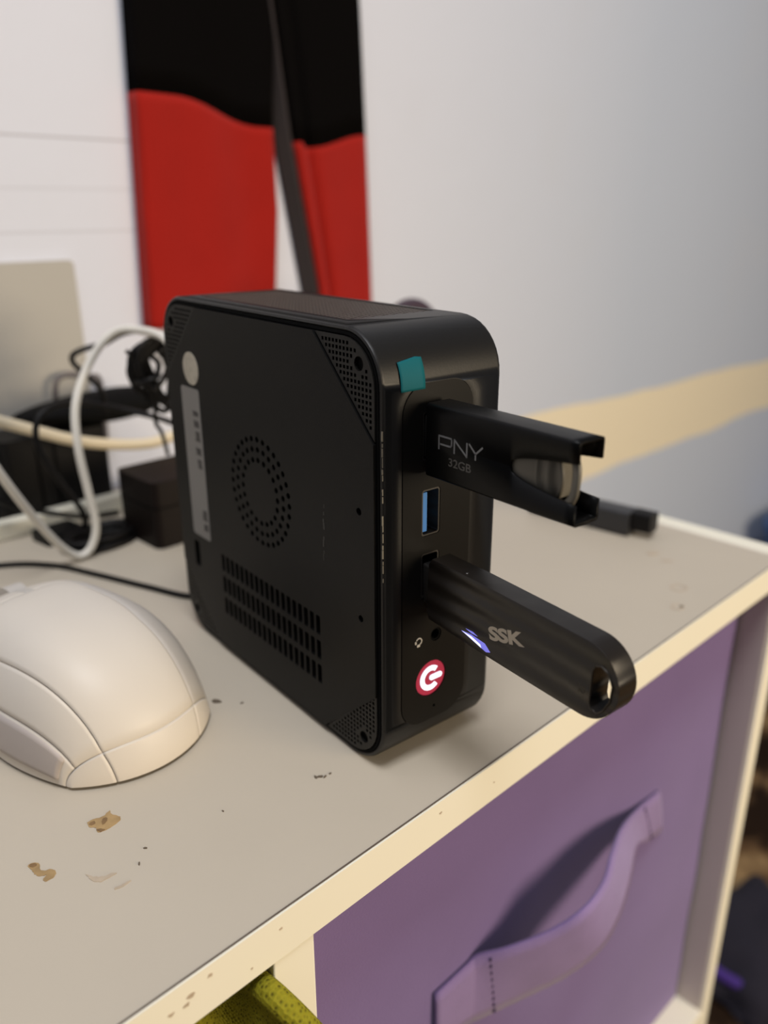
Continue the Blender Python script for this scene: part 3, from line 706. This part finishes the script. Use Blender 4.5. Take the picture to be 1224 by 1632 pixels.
# lighter rim round the outer edge and round the eyelet
def off(P, d, c):
    return [(c[0]+(p[0]-c[0])*(1-d/max(1e-6, math.hypot(p[0]-c[0], p[1]-c[1]))), c[1]+(p[1]-c[1])*(1-d/max(1e-6, math.hypot(p[0]-c[0], p[1]-c[1])))) for p in P]
hc = (-0.0614, -0.0008)
bm = bmesh.new(); tube(bm, [(-TT-0.00005, p[0], p[1]) for p in off(HOLE, -0.0003, hc)], 0.00028, 8, closed=True); obj('eyelet_rim', bm, M['gunrim'], sd, smooth=True)
usb_plug(sd, 0, y1=-0.0030)
bm = text_bm('SSK', 0.0050, 0.00022, 0, 0.00002)
ca, sa = math.cos(math.radians(17)), math.sin(math.radians(17))
for v in bm.verts:
    a, b = v.co.x*1.42, v.co.y*0.98
    v.co = Vector((-TT-0.00003+v.co.z, -(a*ca-b*sa+0.0320), a*sa+b*ca-0.0012))
obj('brand_print', bm, M['gold'], sd, smooth=False)
bm = text_bm('32', 0.0026, 0.00002, 0, 0.00002)
for v in bm.verts: v.co = Vector((-TT-0.00003+v.co.z, -(v.co.y+0.0562), -(v.co.x)-0.0030))
obj('capacity_print', bm, M['gunrim'], sd, smooth=False)
# activity light shining through slots near the plug
bm = bmesh.new()
plate([(-0.0168, -0.0066), (-0.0200, -0.0073), (-0.0262, -0.0086), (-0.0276, -0.0080), (-0.0255, -0.0064), (-0.0205, -0.0061)], [], -TT-0.00006, -TT+0.0004, F_YZ, bm)
o = obj('activity_light', bm, M['glow'], sd, smooth=False); o['label'] = 'blue violet lit slot'
bm = bmesh.new(); plate([(-0.0172, -0.0066), (-0.0200, -0.0072), (-0.0244, -0.0082), (-0.0240, -0.0074), (-0.0206, -0.0066)], [], -TT-0.00009, -TT+0.0004, F_YZ, bm)
obj('light_core', bm, M['glowcore'], sd, smooth=False)
bm = bmesh.new(); plate([(-0.0184, -0.0053), (-0.0210, -0.0051), (-0.0228, -0.0056), (-0.0205, -0.0057)], [], -TT-0.00006, -TT+0.0004, F_YZ, bm)
obj('light_slot', bm, M['glow'], sd, smooth=False)
bm = bmesh.new(); bmesh.ops.create_uvsphere(bm, u_segments=12, v_segments=8, radius=0.0006, matrix=Matrix.Translation((-TT+0.0014, -0.0160, 0.0092)))
obj('rivet', bm, M['steel'], sd, smooth=True)

# ================================================================ black stick lying behind the computer
yd = Vector((0.092, 0.996, 0)).normalized()
ls = empty('flash_drive', (0.2230, 0.0480, 0.0), 0.10-0.0, 'dark grey stick with a black tip lying on the shelf behind the mini computer', 'flash drive')
bm = bmesh.new(); plate(rrect(-0.0060, 0.0060, 0.0, 0.0128, 0.0015, 4), [], -0.0005, 0.0560, F_XZ, bm); obj('stick_body', bm, mat('dark_grey_plastic', (0.026, 0.026, 0.028), 0.4), ls)
bm = bmesh.new(); plate(rrect(-0.0035, 0.0060, 0.0032, 0.0130, 0.0012, 4), [], -0.0110, -0.0006, F_XZ, bm); o = obj('stick_tip', bm, M['blackplastic'], ls); o['label'] = 'black stepped tip'

# ================================================================ mouse
ms = empty('computer_mouse', (-0.0458, 0.1000, 0.0004), math.radians(6), 'white wireless mouse on the shelf top left of the mini computer', 'mouse')
MW, ML, MH = 0.0640, 0.1050, 0.0365
def msurf(u, v, extra=0.0):
    k = 0.40
    X = u*math.sqrt(1-k*v*v); Y = v*math.sqrt(1-0.40*u*u)
    waist = 1-0.06*math.exp(-((v-0.15)/0.35)**2)
    hx = (1-min(1, abs(u))**3.5)**0.52; hy = (1-min(1, abs(v+0.0))**2.7)**0.52
    peak = 1-0.05*(v+0.25)**2
    z = MH*hx*hy*peak
    return Vector((X*MW/2*waist, Y*ML/2, z+0.0008))
def remap(s, a):   # |s|<=.7 -> inner, beyond -> outer with fine steps at the rim
    t = abs(s); sg = 1 if s >= 0 else -1
    if t <= 0.7: return sg*a*t/0.7
    q = (t-0.7)/0.3; return sg*(a+(1-a)*math.sin(q*PI/2))
def muv(s, t):
    q = max(0, min(1, (t+0.7)/0.7)); q2 = max(0, min(1, (t+0.7)/0.36)); av = 0.66+0.17*min(1, (t+0.7)/0.9) if s < 0 else 0.56-0.13*(q2**0.8)
    bv = 0.96
    return remap(s, av), remap(t, bv)
def mnorm(s, t):
    e = 0.01; a = msurf(*muv(min(1, s+e), t))-msurf(*muv(max(-1, s-e), t)); b = msurf(*muv(s, min(1, t+e)))-msurf(*muv(s, max(-1, t-e)))
    nrm = a.cross(b); return nrm.normalized() if nrm.length > 1e-12 else Vector((0, 0, 1))
def patch(name, s0, s1, t0, t1, ns, nt_, m, lift=0.0, groove=(1, 1, 1, 1), th=0.0010):
    bm = bmesh.new(); G = []
    ss = [s0+(s1-s0)*i/ns for i in range(ns+1)]; ts = [t0+(t1-t0)*j/nt_ for j in range(nt_+1)]
    e = 0.006
    def ins(L, lo, hi, d):
        if lo: L = [L[0], L[0]+d]+L[1:]
        if hi: L = L[:-1]+[L[-1]-d, L[-1]]
        return L
    ss = ins(ss, groove[0], groove[1], e); ts = ins(ts, groove[2], groove[3], e)
    for i, s in enumerate(ss):
        row = []
        for j, t in enumerate(ts):
            p = msurf(*muv(s, t)); dn = lift
            if (i == 0 and groove[0]) or (i == len(ss)-1 and groove[1]) or (j == 0 and groove[2]) or (j == len(ts)-1 and groove[3]): dn = -0.0007
            row.append(bm.verts.new(p+mnorm(s, t)*dn if dn else p))
        G.append(row)
    for i in range(len(ss)-1):
        for j in range(len(ts)-1): bm.faces.new((G[i][j], G[i+1][j], G[i+1][j+1], G[i][j+1]))
    return obj(name, bm, m, ms, smooth=True, keep_normals=True)
patch('top_shell', -0.7, 0.7, -0.7, 0.25, 40, 40, M['mouse'])
patch('left_button', -0.7, -0.06, 0.25, 1.0, 20, 24, M['mouse'], groove=(1, 1, 1, 0))
patch('right_button', 0.06, 0.7, 0.25, 1.0, 20, 24, M['mouse'], groove=(1, 1, 1, 0))
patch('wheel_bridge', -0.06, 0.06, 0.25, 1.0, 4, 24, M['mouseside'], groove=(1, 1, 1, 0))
patch('rear_skirt', -0.7, 0.7, -1.0, -0.7, 40, 12, M['mouse'], groove=(1, 1, 0, 1))
patch('rear_corner', -1.0, -0.7, -1.0, -0.7, 14, 12, M['mouse'], groove=(0, 1, 0, 1))
patch('rear_corner', 0.7, 1.0, -1.0, -0.7, 14, 12, M['mouse'], groove=(1, 0, 0, 1))
patch('left_strip', -0.86, -0.7, -0.7, 1.0, 8, 50, M['mouse'], groove=(1, 1, 1, 0))
patch('left_base', -1.0, -0.86, -0.7, 1.0, 8, 50, M['mouse'], groove=(0, 1, 1, 0))
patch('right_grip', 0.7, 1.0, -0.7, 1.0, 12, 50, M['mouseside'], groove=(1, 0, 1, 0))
patch('thumb_button', -0.975, -0.865, -0.66, 0.2, 6, 30, M['thumb'], lift=0.0007)
bm = bmesh.new(); tube(bm, [(-0.003, 0, 0), (0.003, 0, 0)], 0.009, 24)
o = obj('scroll_wheel', bm, M['mouseside'], ms); o.location = (0, 0.031, 0.0242)
# underside plate and feet
P = []
for i in range(48):
    a = 2*PI*i/48; c, s_ = math.cos(a), math.sin(a); mmx = max(abs(c), abs(s_)); u, v = c/mmx, s_/mmx; q = msurf(u, v); P.append((q.x*0.985, q.y*0.985))
obj('base_plate', plate(P, [], 0.0004, 0.0013, F_XY), M['mouseside'], ms)
obj('glide_foot', plate(circ(0, -0.038, 0.010, 20, 0.004), [], 0.0, 0.0005, F_XY), M['blackplastic'], ms); obj('glide_foot', plate(circ(0, 0.038, 0.010, 20, 0.004), [], 0.0, 0.0005, F_XY), M['blackplastic'], ms)

# ================================================================ striped scarf on the wall
sc = empty('knit_scarf', (0.21, 0.325, 0.085), 0, 'black and red knit scarf hanging in two tails on the wall behind the mini computer', 'scarf')
O_ = Vector((0.21, 0.325, 0.085))
def lerp(a, b, t): return a+(b-a)*t
def tail(xl, xr, zb, zred, ztop, th, seed, waves, names, wall=0.3285):
    # u runs round the tail: wall edge at the left, flank, front face, wall edge at the right
    def pt(u, z):
        L_, R__ = xl(z), xr(z)
        if u < 0.14: k = u/0.14; x = L_+0.0008*math.sin(k*PI); y = wall-th*k
        elif u > 0.92: k = (u-0.92)/0.08; x = R__+0.001*math.sin(k*PI); y = wall-th*0.9*(1-k)-0.001
        else:
            k = (u-0.14)/0.78; x = lerp(L_, R__, k)
            y = wall-th-waves(k, z)
            if k > 0.9: y += th*0.1*(k-0.9)/0.1
        return Vector((x, min(y, wall), z))-O_
    nu = 48
    out = []
    for nm, m, za, zb2, nv in ((names[0], M['scarfblack'], zred, ztop, 26), (names[1], M['scarfred'], zb, zred, 26)):
        rows = []
        for i in range(nu+1):
            u = i/nu; k = max(0, min(1, (u-0.14)/0.78)); a = za(k) if callable(za) else za; b = zb2(k) if callable(zb2) else zb2
            rows.append([pt(u, lerp(a, b, j/nv)) for j in range(nv+1)])
        o = grid_obj(nm, rows, m, sc); solid(o, 0.0018, 0); out.append(o)
    return out
def pw_(P):     # piecewise linear in the key
    def f(z):
        for (a, va), (b, vb) in zip(P, P[1:]):
            if z <= b: return va+(vb-va)*(z-a)/(b-a)
        return P[-1][1]
    return f
ss_ = lambda t: t*t*(3-2*t)
tail(pw_([(0.08, .1140), (0.26, .1215), (0.6, 0.14)]), pw_([(0.08, .2075), (0.105, .2095), (0.155, .2140), (0.21, .2128), (0.28, .2190), (0.6, 0.205)]),
     lambda k: 0.0870-0.002*k, lambda k: 0.2175-0.001*k-0.0125*ss_(max(0, min(1, (k-0.25)/0.65))), 0.6, 0.0085, 1,
     lambda k, z: 0.0020*math.sin(k*5+1)+0.0018*math.sin(k*11+z*14)*k, ('black_section', 'red_section'))
tail(pw_([(0.08, .2490), (0.1017, .2460), (0.19, .2290), (0.28, .2160), (0.6, 0.195)]), pw_([(0.08, .2960), (0.10, .2955), (0.20, .2915), (0.285, .2870), (0.6, 0.25)]),
     lambda k: 0.0830, lambda k: 0.1935+0.010*ss_(max(0, (k-0.15)/0.85)) if k > 0.08 else 0.1965, 0.6, 0.0130, 2,
     lambda k, z: 0.0015*math.sin(k*4+1)-0.0055*math.exp(-((k-0.17)/0.05)**2), ('black_section', 'red_section'))
# charcoal reverse side of the right tail showing along its left flank
rows = []
for i in range(9):
    u = i/8; col = []
    for j in range(30):
        z = lerp(0.085, 0.6, j/29); xl_ = pw_([(0.08, .2490), (0.1017, .2460), (0.19, .2290), (0.28, .2160), (0.6, 0.195)])(z)
        col.append(Vector((xl_-0.0016-0.0058*(1-u)*min(1, (0.30-min(z, .27))/0.1), 0.3285-0.011*u, z))-O_)
    rows.append(col)
o = grid_obj('reverse_side', rows, M['scarfback'], sc); solid(o, 0.0012, 0); o['label'] = 'charcoal reverse side along the fold'

# ================================================================ thin beige sheet flat on the wall
o = obj('beige_sheet', plate(rrect(-0.16, 0.0740, -0.060, 0.1290, 0.003, 4), [], 0.3262, 0.3298, F_XZ), M['beige'])
tag(o, 'thin flat beige sheet on the wall behind the cables, left of the scarf', 'card')

# ================================================================ cords and chargers
cord('usb_cord', [(-0.0351, 0.2, 0.0801), (-0.0251, 0.2, 0.0532), (-0.0097, 0.207, 0.0239), (0.0011, 0.211, 0.0077), (0.0083, 0.212, 0.0023), (0.0142, 0.212, 0.0058), (0.0175, 0.212, 0.016), (0.0163, 0.213, 0.0333), (0.0154, 0.215, 0.0528), (0.0187, 0.22, 0.0705), (0.0274, 0.225, 0.0845), (0.0367, 0.225, 0.0964), (0.0444, 0.22, 0.1028), (0.0480, 0.205, 0.1040), (0.0420, 0.175, 0.1045), (0.0340, 0.150, 0.1000), (0.0300, 0.1290, 0.0960)], 0.0019, M['cordwhite'],
     'white cord hanging in a narrow loop in front of the chargers, down to the shelf')
cord('thick_cord', [(-0.0229-0.03, 0.262, 0.078), (-0.0229, 0.26, 0.0693), (-0.0019, 0.26, 0.0605), (0.0143, 0.258, 0.053), (0.0315, 0.256, 0.0455), (0.0503, 0.254, 0.0402), (0.0696, 0.25, 0.0379), (0.09, 0.245, 0.0406), (0.11, 0.24, 0.03), (0.12, 0.235, 0.0045)], 0.0026, M['cordcream'],
     'thick cream cord stretched sagging across the front of the black charger', flat=(0.8, 1.15))
cord('thick_cord', [(0.0239, 0.24, 0.0030), (0.0218, 0.236, 0.0150), (0.0125, 0.235, 0.0330), (0.0057, 0.236, 0.050), (0.0064, 0.238, 0.0606), (0.0125, 0.24, 0.0667), (0.0237, 0.242, 0.0682), (0.0376, 0.242, 0.0653), (0.0535, 0.235, 0.0604), (0.0655, 0.22, 0.0557), (0.0705, 0.2, 0.0495), (0.075, 0.18, 0.03), (0.08, 0.17, 0.0025)], 0.0015, M['cordblack'],
     'black cord arching low over the black charger and down in front of it')
cord('thin_cord', [(0.0563, 0.27, 0.0526), (0.0542, 0.268, 0.0652), (0.0469, 0.266, 0.0748), (0.0388, 0.262, 0.0828), (0.038, 0.26, 0.0875), (0.0436, 0.258, 0.0902), (0.0524, 0.255, 0.0921), (0.0606, 0.25, 0.0967), (0.0658, 0.24, 0.0984), (0.0624, 0.21, 0.0967), (0.055, 0.17, 0.09), (0.0400, 0.1290, 0.085)], 0.0014, M['cordblack'],
     'thin black cord bent in a zigzag against the wall left of the mini computer')
cord('thin_cord', [(0.0503, 0.322, 0.010), (0.0500, 0.320, 0.0454), (0.0497, 0.318, 0.0583), (0.0521, 0.318, 0.0652), (0.059, 0.318, 0.0671), (0.0699, 0.318, 0.0645), (0.0779, 0.320, 0.0592), (0.080, 0.3265, 0.02)], 0.0016, M['cordgrey'],
     'grey cord arching close to the wall behind the zigzag black cord')
cord('thin_cord', [(-0.0950, 0.262, 0.0012), (-0.0600, 0.2450, 0.0012), (-0.0226, 0.2305, 0.0012), (-0.005, 0.2135, 0.0012), (0.0045, 0.1912, 0.0012), (0.0150, 0.1620, 0.0012), (0.0245, 0.1390, 0.0012), (0.0420, 0.1300, 0.0012), (0.065, 0.150, 0.0012)], 0.00125, M['cordblack'],
     'thin black cord lying on the shelf between the mouse and the chargers')
cord('thin_cord', [(0.1940, 0.2, 0.0060), (0.1930, 0.2, 0.04), (0.1945, 0.2, 0.0786), (0.2010, 0.2, 0.0940), (0.2110, 0.2, 0.1000), (0.2210, 0.2, 0.1010), (0.2310, 0.2, 0.0960), (0.2370, 0.2, 0.0870), (0.2390, 0.2, 0.06), (0.2390, 0.2, 0.0060)], 0.0052, M['cordplum'],
     'thick dark plum cord whose arch peeks over the top of the mini computer')
cord('thick_cord', [(-0.045, 0.292, 0.078), (-0.0103, 0.29, 0.0541), (-0.0030, 0.288, 0.0440), (-0.0040, 0.287, 0.0294), (-0.0045, 0.287, 0.0026)], 0.0030, M['cordblack'],
     'thick black cord coming down from the left edge beside the black charger')
cord('thin_cord', [(-0.05, 0.256, 0.045), (-0.0319, 0.2560, 0.0359), (-0.0114, 0.2560, 0.0246), (-0.0030, 0.2560, 0.0185), (0.0100, 0.256, 0.0125), (0.030, 0.2563, 0.0045), (0.050, 0.257, 0.0016)], 0.0014, M['cordblack'],
     'thin black cord slanting down onto the shelf in front of the black charger')
# tied bundle of thin black cord hanging behind the computer
bu = empty('cord_bundle', (0.048, 0.20, 0.0670), 0, 'tied bundle of thin black cord at the upper left corner of the mini computer', 'cord')
b0 = Vector((0.048, 0.20, 0.0670))
def brel(P, dy=0): return [Vector(p)-b0+Vector((0, dy, 0)) for p in P]
BA = [(0.056, 0.2, 0.0999), (0.0474, 0.2, 0.0994), (0.0399, 0.2, 0.096), (0.0376, 0.2, 0.0893), (0.0405, 0.2, 0.0804), (0.0473, 0.2, 0.0706), (0.0524, 0.2, 0.0667), (0.0571, 0.2, 0.0705), (0.0574, 0.2, 0.0823), (0.0573, 0.2, 0.094)]
BB = [(0.0574, 0.205, 0.0978), (0.0512, 0.205, 0.0941), (0.0467, 0.205, 0.0889), (0.0495, 0.205, 0.0798), (0.0525, 0.205, 0.0719), (0.0569, 0.205, 0.0697), (0.0595, 0.205, 0.0814), (0.0579, 0.205, 0.0904)]
BD = [(0.0584, 0.2, 0.0982), (0.0508, 0.2, 0.101), (0.0439, 0.2, 0.0956), (0.0398, 0.2, 0.0876), (0.0449, 0.2, 0.0777), (0.0523, 0.2, 0.083), (0.055, 0.2, 0.09), (0.0516, 0.2, 0.0947)]
bm = bmesh.new()
for P, dy in ((BA, 0), (BB, 0), (BD, -0.003), ([(x+0.002, y, z+0.002) for x, y, z in BA], -0.004), ([(x-0.0015, y, z-0.0015) for x, y, z in BD], 0.003), ([(x-0.001, y, z+0.003) for x, y, z in BB], -0.006)):
    tube(bm, catmull(brel(P, dy), 6, True), 0.0013, 8, closed=True)
obj('coiled_loops', bm, M['cordblack'], bu)
bm = bmesh.new(); tube(bm, catmull(brel([(0.0353, 0.197, 0.0971), (0.0377, 0.197, 0.0941), (0.0391, 0.197, 0.0855), (0.0438, 0.197, 0.0777), (0.0461, 0.197, 0.0701), (0.0469, 0.199, 0.0622), (0.05, 0.2, 0.0566), (0.052, 0.2, 0.0455)]), 6), 0.0010, 8); obj('loose_end', bm, M['cordblack'], bu)
bm = bmesh.new(); tube(bm, catmull(brel([(0.0395, 0.194, 0.083), (0.0440, 0.191, 0.0845), (0.0480, 0.194, 0.0850), (0.0500, 0.200, 0.0845), (0.0470, 0.207, 0.084), (0.0420, 0.206, 0.083), (0.0395, 0.200, 0.0825)]), 6, True), 0.0012, 8, closed=True); obj('cable_tie', bm, M['blackplastic'], bu)
# chargers
ch = empty('charger', (0.0285, 0.2855, 0.0), 0, 'large black charger block standing behind the white rail', 'charger')
o = obj('charger_case', plate(rrect(-0.0275, 0.0275, -0.0140, 0.0140, 0.003, 5), [], 0.0, 0.0470, F_XY), M['blackplastic'], ch); bevel_mod(o, 0.0015)
boxo('case_rib', (-0.0120, -0.0108, -0.0146, -0.0141, 0.004, 0.043), M['void'], ch)
boxo('case_rib', (-0.0030, -0.0018, -0.0146, -0.0141, 0.004, 0.043), M['void'], ch)
# soft black pouch lying on the charger
bm = bmesh.new(); bmesh.ops.create_uvsphere(bm, u_segments=40, v_segments=20, radius=1)
for v in bm.verts:
    x, y, z = v.co; k = 1+0.06*noise.noise(Vector((x*1.6, y*1.6, z*1.6)))
    sg = 1 if z >= 0 else -1
    v.co = Vector((0.0430*x*k, 0.0165*y*k, 0.0072*(abs(z)**0.75)*sg*(1+0.25*math.sin(x*2.2+0.6))*k))
for v in bm.verts: v.co.z = max(v.co.z, -0.0068)
pu = obj('pouch', bm, M['pouch'], smooth=True); pu.location = (0.0560, 0.2850, 0.0540)
tag(pu, 'soft flat black pouch lying on top of the black charger', 'pouch')
pb = empty('power_brick', (0.0660, 0.2150, 0.0), 0.02, 'dark power brick standing on the shelf just behind the mini computer', 'charger')
o = obj('brick_case', plate(rrect(-0.0260, 0.0260, -0.0180, 0.0180, 0.004, 5), [], 0.0, 0.0340, F_XY), mat('dark_brown_black_plastic', (0.006, 0.0035, 0.003), 0.5, 0, 0.15), pb); bevel_mod(o, 0.002)
o = obj('brick_groove', plate(rrect(-0.0262, 0.0262, -0.0182, 0.0182, 0.004, 5), [], 0.0205, 0.0212, F_XY), M['void'], pb)
# flat coil of black cord on the shelf
bm = bmesh.new()
for k, (rx, ry, cx, cy) in enumerate(((0.019, 0.0125, 0.0, 0.0), (0.0165, 0.0105, 0.001, 0.0005), (0.0135, 0.008, 0.0, -0.0005), (0.018, 0.0115, 0.001, 0.001), (0.015, 0.009, -0.001, 0.0))):
    P = [(cx+rx*math.cos(a), cy+ry*math.sin(a), 0.0017+0.0030*(k > 2)+0.0003*math.sin(3*a)) for a in [2*PI*i/36 for i in range(36)]]
    tube(bm, P, 0.0016, 8, closed=True)
co = obj('coiled_cord', bm, M['cordblack'], smooth=True); co.location = (0.0250, 0.2265, 0.0); co.rotation_euler = (0, 0, 0.1)
tag(co, 'flat coil of black cord on the shelf under the hanging white loop', 'cord')
ad = empty('charger', (0.0130, 0.2475, 0.0), 0.12, 'small low black charger on the shelf in front of the white rail', 'charger')
o = obj('charger_case', plate(rrect(-0.0105, 0.0105, -0.0085, 0.0085, 0.002, 4), [], 0.0, 0.0050, F_XY), M['blackplastic'], ad); bevel_mod(o, 0.001)
boxo('case_rib', (-0.006, 0.006, -0.0089, -0.0086, 0.0022, 0.0030), M['void'], ad)

# ================================================================ floor things at the right
bm = bmesh.new(); box(bm, 0.30, 2.4, -1.2, 0.30, FL+0.0002, FL+0.010)
bmesh.ops.subdivide_edges(bm, edges=bm.edges, cuts=40, use_grid_fill=True)
for v in bm.verts:
    if v.co.z > FL+0.005: v.co.z += 0.004*noise.noise(v.co*25)
tag(obj('rug', bm, M['rug'], smooth=True), 'brown mottled pile rug on the floor right of the shelf', 'rug')
tu = empty('plastic_tub', (1.27, 0.205, FL+0.0145), 0, 'blue plastic tub on the floor by the wall at the right edge', 'tub')
bm = bmesh.new(); prv = None
for z, s_ in ((0.0, 0.86), (0.02, 0.90), (0.20, 0.96), (0.272, 0.98)):
    r_ = [bm.verts.new((x*s_, y*s_, z)) for x, y in rrect(-0.17, 0.17, -0.10, 0.10, 0.04, 6)]
    if prv:
        for k in range(len(r_)): bm.faces.new((prv[k], prv[(k+1) % len(r_)], r_[(k+1) % len(r_)], r_[k]))
    else: bm.faces.new(r_)
    prv = r_
bm.faces.new(prv[::-1]); obj('tub_body', bm, M['bluetub'], tu)
bm = plate(rrect(-0.172, 0.172, -0.102, 0.102, 0.042, 6), [], 0.272, 0.286, F_XY); o = obj('tub_lid', bm, M['bluetub'], tu); bevel_mod(o, 0.005, 3)
cl = empty('cloth_heap', (0.600, 0.060, FL+0.012), 0.3, 'dark navy cloth heap with a violet edge on the rug beside the shelf', 'cloth')
bm = bmesh.new(); bmesh.ops.create_icosphere(bm, subdivisions=4, radius=1)
for v in bm.verts:
    n_ = noise.noise(v.co*1.7+Vector((3, 1, 2)))*0.35; v.co = Vector((v.co.x*0.085*(1+n_), v.co.y*0.060*(1+n_), max(0, v.co.z)*0.050*(1+n_)))
obj('cloth_fold', bm, M['navy'], cl, smooth=True)
bm = bmesh.new(); tube(bm, catmull([(-0.055, -0.050, 0.006), (-0.07, -0.01, 0.022), (-0.065, 0.03, 0.026), (-0.03, 0.055, 0.020), (0.0, 0.065, 0.008)], 8), 0.006, 8); o = obj('violet_hem', bm, M['violet'], cl, smooth=True); o['label'] = 'violet hem'
